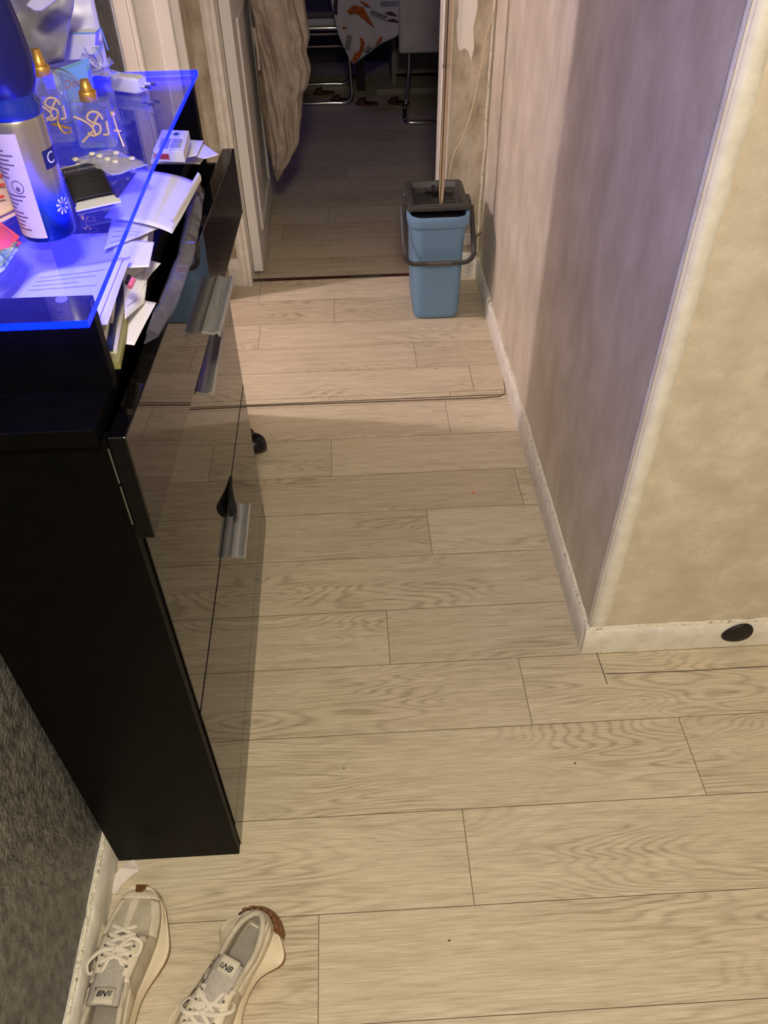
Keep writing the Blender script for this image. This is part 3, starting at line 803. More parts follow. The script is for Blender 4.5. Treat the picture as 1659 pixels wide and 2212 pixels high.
# clear ribbon like film by the charger
rb = thing('clear_film_bow', 'crumpled clear cellophane bow between the blue carton and the charger', 'film', (-0.35, 1.33, ZT))
rc = at(222, 148, 1, 1.33)
for k, (dx, dz, sz) in enumerate(((-0.018, 0.016, 1.0), (0.010, 0.010, 0.9), (-0.016, -0.008, 0.9), (0.012, -0.012, 1.0), (-0.004, 0.024, 0.9))):
    a = rc; b2 = rc + Vector((dx * 1.5, 0.002 * k, dz * 1.1)); s_ = Vector((-dz, 0.012, dx)).normalized() * 0.010 * sz
    crumple('film_loop', [a, a + s_ * 0.4, b2 + s_ * 0.8, b2 - s_ * 0.8], 0.003, M_film2, None, None, 8, 8, seed=k, parent=rb, bulge=0.008, fr=60)

# charger
cg = thing('phone_charger', 'white two-pin phone charger lying at the far end of the glass', 'charger', (-0.335, 1.41, ZT))
ca_ = at(250, 176, 2, ZT + 0.012); cb_ = at(308, 183, 2, ZT + 0.012)
dv = (cb_ - ca_).normalized(); M_ch = frame(ca_, dv, Vector((0, 0, 1)).cross(dv))
MB().loft([[(x, y_, z_) for (y_, z_, _) in rrect(0, 0, 0.0125 * s, 0.0115 * s, 0.004, 0)] for x, s in ((0, 0.9), (0.002, 1), (0.044, 1), (0.050, 0.8))]).xf(M_ch).build('charger_body', M_cwh, cg, smooth=50)
for s in (-1, 1):
    MB().tube([M_ch @ Vector((0.049, 0.0075 * s, 0)), M_ch @ Vector((0.060, 0.0075 * s, 0))], 0.0019, 10).build('pin', M_cwh, cg)
    MB().tube([M_ch @ Vector((0.060, 0.0075 * s, 0)), M_ch @ Vector((0.069, 0.0075 * s, 0))], 0.0021, 10).build('pin_tip', M_chrome, cg)

# blister packs
bl_ = thing('pill_blister', 'clear pill blister pack with white tablets on the glass edge', 'blister pack', (-0.29, 1.06, ZT))
cs = [at(px, py, 2, ZT + 0.003) for px, py in ((243, 380), (322, 357), (236, 318), (150, 345))]
crumple('blister_sheet', cs, 0.002, cutter_mix('blister_film', (0.75, 0.73, 0.70), 0.2, 0.6, bump=0.5), None, None, 10, 10, parent=bl_, bulge=0.003, fr=50)
Mpill = mat('tablet', (235, 228, 205), 0.5)
for (px, py) in ((163, 344), (199, 332), (215, 337), (232, 343), (249, 349), (251, 330), (285, 342)):
    p = at(px, py, 2, ZT + 0.008)
    MB().lathe([(0.001, -0.002), (0.0036, -0.0012), (0.0040, 0), (0.0036, 0.0012), (0.001, 0.002)], p, 16).build('tablet', Mpill, bl_)
for (px, py) in ((233, 372), (266, 358), (288, 366), (305, 352)):
    p = at(px, py, 2, ZT + 0.006)
    MB().lathe([(0.0045, -0.003), (0.004, 0.001), (0.002, 0.003), (0.0005, 0.0032)], p, 16).build('empty_pocket', M_film, bl_)

# black thread card
tc_ = thing('elastic_cord_card', 'white card wound with black elastic cord beside the spray can', 'cord', (-0.31, 0.98, ZT))
A, B_, Cc, D = [at(px, py, 2, ZT + 0.001) for px, py in ((165, 458), (262, 437), (213, 346), (130, 366))]
UU = (B_ - A); VV = (D - A)
def cardp(u, v, z=0.0): return A.lerp(B_, u).lerp(D.lerp(Cc, u), v) + Vector((0, 0, z))
q = MB().loft([[cardp(u, v, z) for u, v in ((0, 0), (1, 0), (1.0, 0.06), (0.93, 0.10), (0.93, 0.93), (1, 0.95), (0.98, 1), (0.6, 1.0), (0.55, 1.06), (0.45, 1.06), (0.40, 1.0), (0, 1), (0, 0.95), (0.05, 0.9), (0.05, 0.1), (0, 0.06))] for z in (0.0, 0.0015)])
q.build('card', M_cwh, tc_, smooth=0)
q = MB()
for k in range(34):
    v = 0.13 + 0.52 * k / 33
    q.tube([cardp(0.02, v, 0.0035), cardp(0.1, v + 0.004, 0.0065), cardp(0.5, v + random.uniform(-.006, .006), 0.0070), cardp(0.9, v, 0.0062), cardp(0.955, v, 0.003)], 0.0011, 6)
q.build('wound_cord', mat('black_cord', (14, 13, 14), 0.55), tc_)
q = MB().hexa([cardp(0.02, 0.70, 0.002), cardp(0.96, 0.70, 0.002), cardp(0.94, 0.93, 0.002), cardp(0.02, 0.93, 0.002), cardp(0.02, 0.70, 0.0035), cardp(0.96, 0.70, 0.0035), cardp(0.94, 0.93, 0.0035), cardp(0.02, 0.93, 0.0035)])
q.build('card_band', mat('navy_black_print', (16, 22, 34), 0.35), tc_, smooth=0)
tm = MB(); text_mesh(tm, 'ACCESSORIES', 0.0085, frame(cardp(0.55, 0.81, 0.0038), UU, VV))
tm.build('lettering', mat('silver_ink', (185, 185, 170), 0.4), tc_, fixn=False)

# pink wrapped sweet and red/white packet at left edge
pk = thing('pink_packet', 'pink and blue wrapped packet at the left edge of the glass', 'packet', (-0.38, 0.83, ZT))
cs = [at(px, py, 2, ZT + 0.012) for px, py in ((-60, 590), (12, 540), (42, 512), (8, 478))]
def pil(cs, h, m, nm, sd, parent):
    a, b, c, d = cs
    def fn(u, v):
        p = a.lerp(b, u).lerp(d.lerp(c, u), v); e = (math.sin(PI * u) * math.sin(PI * v)) ** 0.5
        return p + Vector((0, 0, h * (e - 0.5) + noise.noise(p * 60 + Vector((sd, 0, 0))) * 0.003 * e))
    def fn2(u, v):
        p = a.lerp(b, u).lerp(d.lerp(c, u), v); return Vector((p.x, p.y, ZT + 0.0005 + 0.006 * (1 - (math.sin(PI * u) * math.sin(PI * v)) ** 0.5)))
    return MB().grid(fn, 12, 12).grid(fn2, 12, 12).build(nm, m, parent, smooth=60)
pil([at(px, py, 2, ZT + 0.008) for px, py in ((-70, 560), (10, 548), (42, 508), (-20, 462))], 0.016, mat('pink_foil', (240, 95, 150), 0.3), 'pink_wrapper', 1, pk)
pil([at(px, py, 2, ZT + 0.006) for px, py in ((-60, 620), (8, 572), (40, 522), (-20, 545))], 0.010, noisy('blue_print_foil', (60, 110, 160), (200, 215, 225), (120, 120, 120), 3, 0.3), 'blue_wrapper', 2, pk)
rw = thing('red_white_packet', 'red and white striped packet behind the can at the left edge', 'packet', (-0.39, 0.98, ZT))
pil([at(px, py, 2, ZT + 0.01) for px, py in ((-80, 500), (40, 440), (15, 350), (-80, 330))], 0.02, mat('pale_pink_foil', (235, 200, 190), 0.35), 'wrapper', 3, rw)
q = MB()
for (ax, ay), (bx_, by) in (((-30, 390), (8, 378)), ((-30, 408), (9, 398)), ((-20, 430), (8, 424))):
    q.tube([at(ax, ay, 2, ZT + 0.021), at(bx_, by, 2, ZT + 0.018)], 0.0016, 6)
q.build('red_stripe', mat('red_print', (225, 75, 55), 0.4), rw)

# ------------------------------------------------------------------ PAPERS ON THE CABINET TOP


def sheet(name, px4, zs, label, cat='paper', curl=0.0, lines=0, m=None, thick=0.0004, seed=0, lm=None, group='papers under and beside the glass', l0=0.12, l1=0.85):
    a, b, c, d = [at(px, py, 2, z) for (px, py), z in zip(px4, zs)]

    def fn(u, v, e=0.0):
        p = a.lerp(b, u).lerp(d.lerp(c, u), v)
        return p + Vector((0, 0, e + curl * u ** 3 + noise.noise(p * 15 + Vector((seed, 0, 0))) * 0.0012))
    o = tag(MB().grid(fn, 12, 12).build(name, m or M_paper, smooth=40, solid=thick, fixn=False), label, cat, group)
    if lines:
        q = MB()
        for k in range(lines):
            v = 0.1 + 0.8 * k / lines
            if k % 5 == 4: continue
            q.grid(lambda u, w_: fn(l0 + (l1 - l0) * u * (0.6 + 0.4 * abs(math.sin(k * 7.3))), v + 0.010 * w_, 0.0007), 8, 1)
        q.build('printed_lines', lm or M_inkl, o, fixn=False)
    return o


sheet('letter', [(-20, 712), (233, 704), (283, 557), (60, 600)], (1.066, 1.066, 1.078, 1.080), 'large white letter sheet on top of the pile at the near end', lines=14, seed=1, curl=0.002)
sheet('letter', [(-20, 690), (212, 690), (266, 556), (80, 586)], (1.072, 1.072, 1.083, 1.085), 'thin printed letter under the glass on the near pile', lines=9, seed=2)
sheet('envelope', [(236, 580), (322, 577), (333, 523), (250, 516)], (1.066, 1.066, 1.066, 1.066), 'white envelope beside the blue glass edge, middle of the pile', lines=0, thick=0.0012)
sheet('window_envelope', [(110, 585), (310, 560), (322, 500), (120, 540)], (1.060, 1.060, 1.060, 1.060), 'wide envelope mostly under the glass in the middle', lines=4, thick=0.001, seed=5)
sheet('paper_slip', [(256, 742), (290, 746), (338, 655), (262, 640)], (1.018, 1.018, 1.026, 1.03), 'white sheet hanging over the near cabinet edge', seed=6)
sheet('receipt', [(270, 690), (312, 655), (335, 480), (262, 500)], (1.040, 1.030, 1.034, 1.05), 'long white receipt with two printed lines, running between envelope and drawer', lines=3, seed=7)
sheet('paper_corner', [(300, 640), (318, 600), (347, 568), (318, 560)], (1.034, 1.034, 1.036, 1.036), 'folded white corner sticking out beside the receipt', thick=0.001)
sheet('torn_paper', [(225, 540), (300, 512), (350, 490), (250, 440)], (1.072, 1.070, 1.060, 1.075), 'torn printed scrap with dark jagged edge under the glass rim', lines=6, seed=8)
o = sheet('rolled_brochure', [(225, 470), (368, 486), (428, 380), (300, 366)], (1.078, 1.072, 1.055, 1.080), 'large white sheet with rolled right edge in the middle of the shelf', seed=9, curl=-0.012)
q = MB(); ra, rb_ = at(370, 486, 2, 1.058), at(429, 384, 2, 1.045)
q.grid(lambda u, v: ra.lerp(rb_, u) + Vector((0.004 * math.cos(PI * v - PI / 2), 0, 0.008 * math.sin(PI * v - PI / 2))), 12, 8)
q.build('rolled_edge', M_paper, o)
# booklets in a leaning pile
colz = [('cream', (214, 206, 190), 0.012, -0.262, 0.744), ('olive', (140, 138, 74), 0.011, -0.251, 0.746), ('ivory', (222, 214, 196), 0.006, -0.256, 0.764),
        ('navy', (30, 42, 100), 0.010, -0.260, 0.762), ('white', (226, 222, 214), 0.013, -0.266, 0.760), ('grey-white', (206, 202, 200), 0.018, -0.262, 0.79)]
zz0 = 1.0105
for k, (nm, c_, hgt, xe, ys) in enumerate(colz):
    q = MB(); rings = []
    for i in range(13):
        u = i / 12; yy_ = ys + (0.25 - 0.01 * k) * u; xr = xe - 0.022 * u + noise.noise(Vector((u * 2.5, k * 3.1, 0))) * 0.003
        rings.append([(-0.44, yy_, zz0), (xr - 0.001, yy_, zz0), (xr, yy_, zz0 + hgt * 0.38), (xr - 0.001, yy_, zz0 + hgt * 0.75), (-0.44, yy_, zz0 + hgt * 0.75)])
    tag(q.loft(rings).build('booklet', mat('booklet_' + nm, c_, 0.6), smooth=40), nm + ' booklet in the near pile under the letters, ' + ('bottom of its pile', 'olive edge sticking out furthest', 'just above the olive one', 'dark blue edge', 'above the navy one', 'topmost of its pile')[k], 'booklet', 'booklets stacked at the near end')
    zz0 += hgt * 0.76
q = thing('pen', 'pink and black capped pens lying in the near paper pile', 'pen', (-0.28, 0.93, 1.085))
MB().tube([at(280, 620, 2, 1.075), at(288, 603, 2, 1.078)], 0.003, 8).build('pink_cap', mat('pink_plastic', (225, 110, 130), 0.4), q)
MB().tube([at(274, 612, 2, 1.075), at(279, 597, 2, 1.078)], 0.003, 8).build('black_cap', M_blackp, q)
q['label'] = 'pen with pink and black ends sticking from the near pile'
# far pile
sheet('open_booklet', [(325, 352), (432, 352), (445, 332), (330, 335)], (1.030, 1.030, 1.030, 1.030), 'wide thin booklet at the bottom of the far pile', thick=0.004, group='papers at the far end')
sheet('folded_leaflet', [(405, 335), (442, 343), (472, 334), (430, 303)], (1.045, 1.046, 1.050, 1.045), 'fanned white leaflet tips at the far right of the far pile', thick=0.0008, group='papers at the far end', seed=11)
sheet('folded_leaflet', [(380, 345), (425, 336), (440, 304), (410, 302)], (1.050, 1.050, 1.052, 1.050), 'white leaflet between the brochure box and the fanned tips', thick=0.0008, group='papers at the far end', seed=12)
fb = thing('brochure_box', 'small carton with red and grey side and a green diamond mark, far pile', 'box', (-0.29, 1.38, 1.04))
ps = [at(px, py, 2, 1.078) for px, py in ((330, 325), (396, 327), (408, 282), (350, 280))]
q = MB().hexa([p + Vector((0, 0, -0.016)) for p in ps] + ps).build('carton', M_paper, fb, smooth=0, bevel=0.0008)
u_ = (ps[1] - ps[0]); v_ = (ps[3] - ps[0])
q = MB().add([ps[0] + u_ * 0.15 + v_ * .55 + Vector((0, 0, .0008)), ps[0] + u_ * 0.45 + v_ * .55 + Vector((0, 0, .0008)), ps[0] + u_ * .45 + v_ * .1 + Vector((0, 0, .0008)), ps[0] + u_ * .15 + v_ * .1 + Vector((0, 0, .0008))], [(0, 1, 2, 3)])
for k in range(6): 
    p0_ = ps[0] + u_ * 0.5 + v_ * (0.15 + k * 0.07) + Vector((0, 0, .0008)); q.add([p0_, p0_ + u_ * 0.35, p0_ + u_ * .35 + v_ * .03, p0_ + v_ * .03], [(0, 1, 2, 3)])
q.build('printed_block', M_inkl, fb, fixn=False)
cdm = ps[0] + u_ * .55 + v_ * .78 + Vector((0, 0, .001))
MB().add([cdm - u_ * .12, cdm - v_ * .08, cdm + u_ * .12, cdm + v_ * .08], [(0, 1, 2, 3)]).build('diamond_mark', mat('diamond_green', (40, 90, 80), 0.5), fb, fixn=False)
dn = Vector((0, -0.0006, 0))
MB().add([ps[0] + dn + Vector((0, 0, -.004)), ps[0] + u_ * .5 + dn + Vector((0, 0, -.004)), ps[0] + u_ * .5 + dn + Vector((0, 0, -.012)), ps[0] + dn + Vector((0, 0, -.012))], [(0, 1, 2, 3)]).build('red_stripe', mat('red_grey_print', (190, 70, 70), 0.5), fb, fixn=False)

# clear sleeve lying over the drawer gap
pa = [(308, 735), (345, 640), (385, 540), (402, 450), (425, 418)]
pb = [(340, 722), (385, 645), (420, 545), (436, 455), (441, 408)]
q = MB(); na = len(pa)
def slv(u, v):
    i = min(int(u * (na - 1)), na - 2); t = u * (na - 1) - i
    ax, ay = pa[i][0] + (pa[i + 1][0] - pa[i][0]) * t, pa[i][1] + (pa[i + 1][1] - pa[i][1]) * t
    bx2, by2 = pb[i][0] + (pb[i + 1][0] - pb[i][0]) * t, pb[i][1] + (pb[i + 1][1] - pb[i][1]) * t
    p = at(ax, ay, 2, 1.022).lerp(at(bx2, by2, 2, 1.014), v)
    return p + Vector((0, 0, 0.010 * math.sin(PI * v) + 0.004 * noise.noise(p * 30)))
q.grid(slv, 40, 12)
q.grid(lambda u, v: slv(u, v) - Vector((0, 0, 0.003 + 0.010 * math.sin(PI * v))), 40, 6)
tag(q.build('plastic_sleeve', M_film, smooth=30, fixn=False), 'long clear plastic sleeve draped along the open drawer', 'plastic sleeve')

# ------------------------------------------------------------------ MOP BUCKET
bk = thing('mop_bucket', 'light blue flat-mop bucket with dark grey wringer lid and handle', 'bucket', (0.303, 2.68, 0.002))
M_blue = mat('bucket_blue', (112, 148, 180), 0.45); M_grey = mat('dark_grey_plastic', (66, 63, 60), 0.4)
bx0, by0 = 0.302, 2.682
rings = []
for z, hw, yf, r in ((0.002, 0.070, 2.584, 0.03), (0.005, 0.078, 2.576, 0.032), (0.020, 0.082, 2.572, 0.032), (0.12, 0.0845, 2.570, 0.032), (0.232, 0.087, 2.568, 0.034), (0.246, 0.0865, 2.566, 0.036), (0.262, 0.086, 2.562, 0.04), (0.30, 0.090, 2.560, 0.038), (0.348, 0.094, 2.558, 0.038)):
    yb = 2.80 + 0.02 * z / 0.35; rings.append(rrect(bx0, (yf + yb) / 2, hw, (yb - yf) / 2, r, z, 8))
for z, g in ((0.349, 0.0), (0.349, 0.009), (0.353, 0.0105), (0.378, 0.0105), (0.384, 0.008), (0.384, 0.002), (0.378, -0.002), (0.34, -0.004)):
    rings.append(rrect(bx0, (2.558 + 2.82) / 2, 0.094 + g, 0.131 + g, 0.04 + max(g, -0.01), z, 8))
rings.append(rrect(bx0, 2.69, 0.080, 0.12, 0.03, 0.02, 8))
MB().loft(rings).build('bucket_body', M_blue, bk, smooth=35)
# wringer lid
ld = MB()
def fr_(z0, z1, o0, o1, i0, i1):
    ld.loft([rrect(bx0, *o0, 0.012, z0, 3), rrect(bx0, *o1, 0.012, z1, 3), rrect(bx0, *i1, 0.008, z1, 3), rrect(bx0, *i0, 0.008, z0, 3)], cap=False)
    n = 16; k = len(ld.v)
cy = 2.713
ld.loft([rrect(bx0, cy, 0.104, 0.112, 0.010, 0.386, 3), rrect(bx0, cy, 0.103, 0.111, 0.012, 0.398, 3), rrect(bx0, cy + 0.003, 0.096, 0.105, 0.012, 0.404, 3), rrect(bx0, cy + 0.003, 0.083, 0.097, 0.008, 0.404, 3),
         rrect(bx0, cy + 0.003, 0.081, 0.095, 0.008, 0.398, 3), rrect(bx0, cy + 0.003, 0.066, 0.078, 0.006, 0.372, 3)])
lid = ld.build('wringer_lid', M_grey, bk, smooth=30, bevel=0.001)
rbm = MB()
for k in range(12):
    x = bx0 - 0.060 + k * 0.0109
    if abs(x - bx0 - 0.002) < 0.012: continue
    rbm.box((x - 0.002, cy - 0.03, 0.374), (x + 0.002, cy + 0.012, 0.392))
rbm.box((bx0 - 0.064, cy + 0.010, 0.374), (bx0 + 0.064, cy + 0.016, 0.398)); rbm.box((bx0 - 0.066, cy - 0.045, 0.374), (bx0 + 0.066, cy - 0.035, 0.390))
rbm.build('wringer_ribs', mat('grey_rib', (52, 50, 48), 0.4), lid, smooth=0, bevel=0.0008)
for x in (-0.052, -0.038, 0.040, 0.053): MB().box((bx0 + x - 0.004, cy + 0.010, 0.3975), (bx0 + x + 0.004, cy + 0.0155, 0.3988)).build('drain_slot', M_blackp, lid, smooth=0)
for s in (-1, 1):
    MB().box((bx0 + s * 0.106 - 0.008, 2.64, 0.352), (bx0 + s * 0.106 + 0.008, 2.70, 0.402)).build('hinge_lug', M_grey, lid, smooth=0, bevel=0.004)
# front dark inner wringer basket visible at the rim
MB().loft([rrect(bx0, 2.62, 0.086, 0.045, 0.02, 0.30, 4), rrect(bx0, 2.62, 0.088, 0.047, 0.02, 0.372, 4)]).build('inner_basket', M_blackp, bk, smooth=30)
# handle
hx = 0.117; hy = 2.540
hp_ = [(bx0 - hx, 2.665, 0.375), (bx0 - hx, 2.63, 0.352), (bx0 - hx, 2.575, 0.300), (bx0 - hx + 0.001, hy, 0.268)]
for i in range(1, 8):
    a = PI + (PI / 2) * i / 7; hp_.append((bx0 - hx + 0.036 + 0.036 * math.cos(a), hy, 0.268 + 0.036 * math.sin(a)))
hp_ += [(2 * bx0 - x, y_, z_) for x, y_, z_ in reversed(hp_)]
hd = MB().tube(hp_, 0.006, 12, flat=(0.0086, 0.0048), up=(0, -1, 0.001)).build('handle', M_grey, bk, smooth=60)
MB().tube([(bx0 - 0.042, hy - 0.001, 0.2325), (bx0 + 0.042, hy - 0.001, 0.2325)], 0.009, 14).build('hand_grip', mat('grip_grey', (84, 80, 76), 0.5), hd)

mp_ = thing('flat_mop', 'tall chrome-poled flat mop standing in the blue bucket', 'mop', (0.307, 2.66, 0.40))
tp = at(971, 0, 1, 2.66); bt = at(952, 448, 1, 2.625)
dirn = (tp - bt).normalized(); topp = bt + dirn * 1.15
MB().tube([bt - dirn * 0.01, bt + dirn * 0.42], 0.0098, 20).build('pole', mat('pole_metal', (215, 202, 184), 0.2, 1.0), mp_)
MB().tube([bt + dirn * 0.42, topp], 0.0108, 20).build('upper_pole', mat('pole_metal_upper', (215, 202, 184), 0.18, 1.0), mp_)
MB().lathe([(0.011, -0.004), (0.0125, -0.003), (0.0125, 0.003), (0.011, 0.004)], (0, 0, 0), 20).xf(frame(bt + dirn * 0.42, (1, 0, 0), dirn.cross(Vector((1, 0, 0))) * 1.0) @ Matrix.Identity(4)).build('joint_ring', M_chrome, mp_)
MB().box((bx0 - 0.012, 2.606, 0.380), (bx0 + 0.018, 2.64, 0.402)).build('mop_hinge', M_blackp, mp_, smooth=0, bevel=0.002)
MB().box((bx0 - 0.010, 2.70, 0.395), (bx0 + 0.004, 2.76, 0.412)).box((bx0 - 0.035, 2.718, 0.398), (bx0 + 0.035, 2.724, 0.408)).build('wringer_cross', M_blackp, lid, smooth=0, bevel=0.002)

# ------------------------------------------------------------------ GARMENT ON THE DOOR
gm = thing('hanging_jacket', 'crumpled beige garment hanging on the open door', 'garment', (-0.30, 3.35, 0.2))
Y0 = 3.36
outl = [(-40, 530, 668), (0, 538, 660), (40, 548, 664), (80, 552, 669), (110, 562, 660), (150, 566, 671), (185, 570, 666), (205, 573, 655), (250, 576, 654), (300, 582, 648), (340, 586, 630), (365, 590, 614), (388, 598, 603)]
rings = []; NS = 96
for i in range(150):
    py = -40 + (428) * i / 149
    l_, r_ = lerp_table(outl, py)
    a = at(l_, py, 1, Y0); b2 = at(r_, py, 1, Y0); c_ = (a + b2) / 2; hw = (b2 - a).length / 2; dep = 0.055 * min(1, hw / 0.03)
    ring = []
    for k in range(NS):
        t = 2 * PI * k / NS
        zz = c_.z
        P_ = Vector((math.cos(t) * 1.6, math.sin(t) * 1.6, zz * 5.0 + math.cos(t) * 1.8))
        f1 = 1 - abs(noise.noise(P_ * 1.0)) * 3.2; f2 = 1 - abs(noise.noise(P_ * 2.1 + Vector((7, 0, 0)))) * 3.0; f3 = noise.noise(P_ * 7.0)
        e_ = 0.34 * f1 + 0.17 * f2 + 0.02 * f3 - 0.22
        ring.append((c_.x + hw * math.cos(t) * (1 + e_ * 0.12) + 0.012 * e_, Y0 + dep * math.sin(t) * (1 + 1.0 * e_) * 1.25 + 0.0, zz + 0.010 * f2 * abs(math.sin(t))))
    rings.append(ring)
M_cloth = noisy('beige_cloth', (172, 158, 142), (190, 176, 160), (30, 30, 30), 4, 0.85, 0.3, 900)
MB().loft(rings).build('drape', M_cloth, gm, smooth=180)
# darker rear panel of the garment, nearer the door face
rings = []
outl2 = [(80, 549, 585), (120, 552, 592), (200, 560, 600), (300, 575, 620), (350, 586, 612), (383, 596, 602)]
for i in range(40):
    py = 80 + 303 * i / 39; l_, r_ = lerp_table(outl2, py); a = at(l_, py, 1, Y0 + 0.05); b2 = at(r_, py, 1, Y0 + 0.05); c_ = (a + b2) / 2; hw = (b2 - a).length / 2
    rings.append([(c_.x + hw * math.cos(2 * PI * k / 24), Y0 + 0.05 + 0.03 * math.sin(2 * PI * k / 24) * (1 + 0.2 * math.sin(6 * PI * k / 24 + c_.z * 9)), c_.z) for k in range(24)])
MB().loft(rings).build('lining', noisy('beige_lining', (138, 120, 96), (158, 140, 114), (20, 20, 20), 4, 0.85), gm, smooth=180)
MB().tube([at(548, 60, 1, 3.3), at(557, 110, 1, 3.29), at(560, 150, 1, 3.30)], 0.006, 8).build('hem_fold', M_cloth, gm)

# ------------------------------------------------------------------ DINING ROOM
M_seatw = noisy('white_leatherette', (190, 184, 184), (206, 200, 200), (8, 8, 8), 3, 0.45)
M_seatd = mat('seat_edge_white', (200, 194, 186), 0.5)


def cantilever(name, label, x0, x1, yf, yb, seat_z, face):
    """tube chair: floor loop, uprights at the front, seat and back. x along the seat side when face='x'."""
    t = thing(name, label, 'chair', ((x0 + x1) / 2, (yf + yb) / 2, 0), 0, 'cantilever dining chairs')
    return t


# right chair: back toward the camera; backrest seen, floor loop open to the right
rc_ = thing('dining_chair', 'white leatherette cantilever chair at the right of the doorway, back to camera', 'chair', (0.55, 4.9, 0), 0, 'cantilever dining chairs')
def backf(y_, t0): return [(x, y_ + dy, z) for x, dy, z in ()]
bk_ = MB(); zb0 = at(900, 112, 1, 4.78).z; xl = at(861, 60, 1, 4.78).x
bk_.box((xl, 4.745, zb0), (xl + 0.44, 4.79, 0.98)).build('backrest', M_seatw, rc_, smooth=60, bevel=0.014)
MB().box((xl + 0.01, 4.79, 0.42), (xl + 0.43, 5.24, 0.48)).build('seat', M_seatw, rc_, smooth=60, bevel=0.012)
p_l = at(872, 268, 2, 0.012)
for s, x in ((0, p_l.x + 0.012), (1, p_l.x + 0.40)):
    pts = [(x + 0.028 * (1 - 2 * s), 4.79, zb0 + 0.04), (x + 0.028 * (1 - 2 * s), 4.80, 0.20), (x + 0.02 * (1 - 2 * s), 4.86, 0.07), (x + 0.01 * (1 - 2 * s), 4.84, 0.028), (x, 4.72, 0.014), (x, 4.67, 0.013)]
    pts = spline(pts, 6)
    MB().tube(pts, 0.0125, 12).build('leg', M_chrome, rc_)
MB().tube(spline([(p_l.x + 0.012, 4.70, 0.013), (p_l.x + 0.02, 4.655, 0.013), (p_l.x + 0.06, 4.643, 0.013), (p_l.x + 0.3, 4.643, 0.013), (p_l.x + 0.40, 4.67, 0.013)], 6), 0.0125, 12).build('floor_bar', M_chrome, rc_)
# left chair: side-on, seat edge at left, upright at x~0.04
lc = thing('dining_chair', 'white cantilever chair seen side-on behind the hanging garment', 'chair', (-0.18, 5.15, 0), 0, 'cantilever dining chairs')
xu = 0.045; yN, yF = 5.03, 5.40
MB().box((-0.42, yN - 0.01, 0.405), (xu - 0.01, yF, 0.44)).build('seat', M_seatd, lc, smooth=60, bevel=0.01)
MB().box((-0.41, yN + 0.0, 0.44), (xu - 0.02, yF - 0.01, 0.47)).build('seat_cushion', mat('grey_cushion', (96, 90, 88), 0.6), lc, smooth=60, bevel=0.012)
MB().box((-0.43, yN, 0.46), (-0.39, yF, 0.9)).build('backrest', M_seatw, lc, smooth=60, bevel=0.01)
for y_ in (yN, yF):
    MB().tube(spline([(-0.40, y_, 0.395), (-0.1, y_, 0.395), (xu - 0.03, y_, 0.39), (xu - 0.003, y_, 0.36), (xu, y_, 0.30), (xu + 0.01, y_, 0.12), (xu + 0.008, y_, 0.05), (xu - 0.03, y_, 0.013), (xu - 0.12, y_, 0.012), (-0.40, y_, 0.012)], 6), 0.0115, 12).build('leg', M_chrome, lc)
for z_ in (0.30, 0.36):
    MB().tube([(-0.40, yN + 0.02, z_), (xu, yN + 0.02, z_)], 0.006, 8).build('stretcher', M_chrome, lc)

# table with patterned cloth hanging corner
tb = thing('dining_table', 'table standing in the dark dining room under a patterned cloth', 'table', (0.2, 5.15, 0))
MB().box((0.07, 4.86, 0.70), (1.1, 5.34, 0.735)).build('tabletop', M_dusk, tb, smooth=0, bevel=0.003)
for x, y_ in ((0.98, 4.95), (0.98, 5.28), (0.09, 5.28)):
    MB().box((x, y_, 0), (x + 0.05, y_ + 0.05, 0.70)).build('leg', M_blackp, tb, smooth=0)
M_cl = noisy('tablecloth_white', (205, 200, 206), (214, 210, 216), (6, 6, 6), 2, 0.8)
tcl = MB()
edge = [(705, -60), (716, 12), (731, 75), (752, 122), (763, 141), (790, 118), (830, 92), (862, 74), (868, 40), (900, 0)]
zt_ = 0.738
def cfold(px, py, y_): return at(px, py, 1, y_)
def clothf(u, v):
    px = 705 + (900 - 705) * u
    # bottom edge height at px
    bot = None
    for (xa, ya), (xb, yb2) in zip(edge, edge[1:]):
        if xa <= px <= xb: bot = ya + (yb2 - ya) * (px - xa) / (xb - xa); break
    if bot is None: bot = 0
    y_ = 4.84 - 0.012 * math.sin(u * 9) - 0.01 * math.sin(v * 3)
    bz = at(px, bot, 1, y_); x = bz.x
    z_ = zt_ + (bz.z - zt_) * v
    return (x, y_ + 0.010 * math.sin(u * 20 + v * 2) * v, z_)
tcl.grid(clothf, 40, 20)
tcl.grid(lambda u, v: Vector(clothf(u, 0)) + Vector((0, 0.46 * v, 0.0)), 40, 6)
tc2 = tag(tcl.build('tablecloth', M_cl, smooth=60, solid=0.001, fixn=False), 'white tablecloth with orange leaf print hanging over the table corner', 'tablecloth')
M_or = noisy('orange_print', (150, 70, 30), (205, 105, 50), (60, 60, 60), 3, 0.8); M_dk = mat('dark_leaf_print', (52, 46, 60), 0.8); M_rd = mat('dark_red_print', (96, 44, 48), 0.8)


def motif(pts, m, nm, wid=0.0):
    q = MB()
    P = [at(px, py, 1, 4.815) for px, py in pts]
    q.loft([P, [p + Vector((0, -0.0008, 0)) for p in P]])
    q.build(nm, m, tc2, smooth=0)


def blob(path, ws, m, nm):
    L1 = []; L2 = []
    for i, (x, y_) in enumerate(path):
        x2, y2 = path[min(i + 1, len(path) - 1)]; x1, y1 = path[max(i - 1, 0)]
        d = math.hypot(x2 - x1, y2 - y1) or 1; nx_, ny_ = -(y2 - y1) / d, (x2 - x1) / d
        L1.append((x + nx_ * ws[i], y_ + ny_ * ws[i])); L2.append((x - nx_ * ws[i], y_ - ny_ * ws[i]))
    motif(L1 + L2[::-1], m, nm)


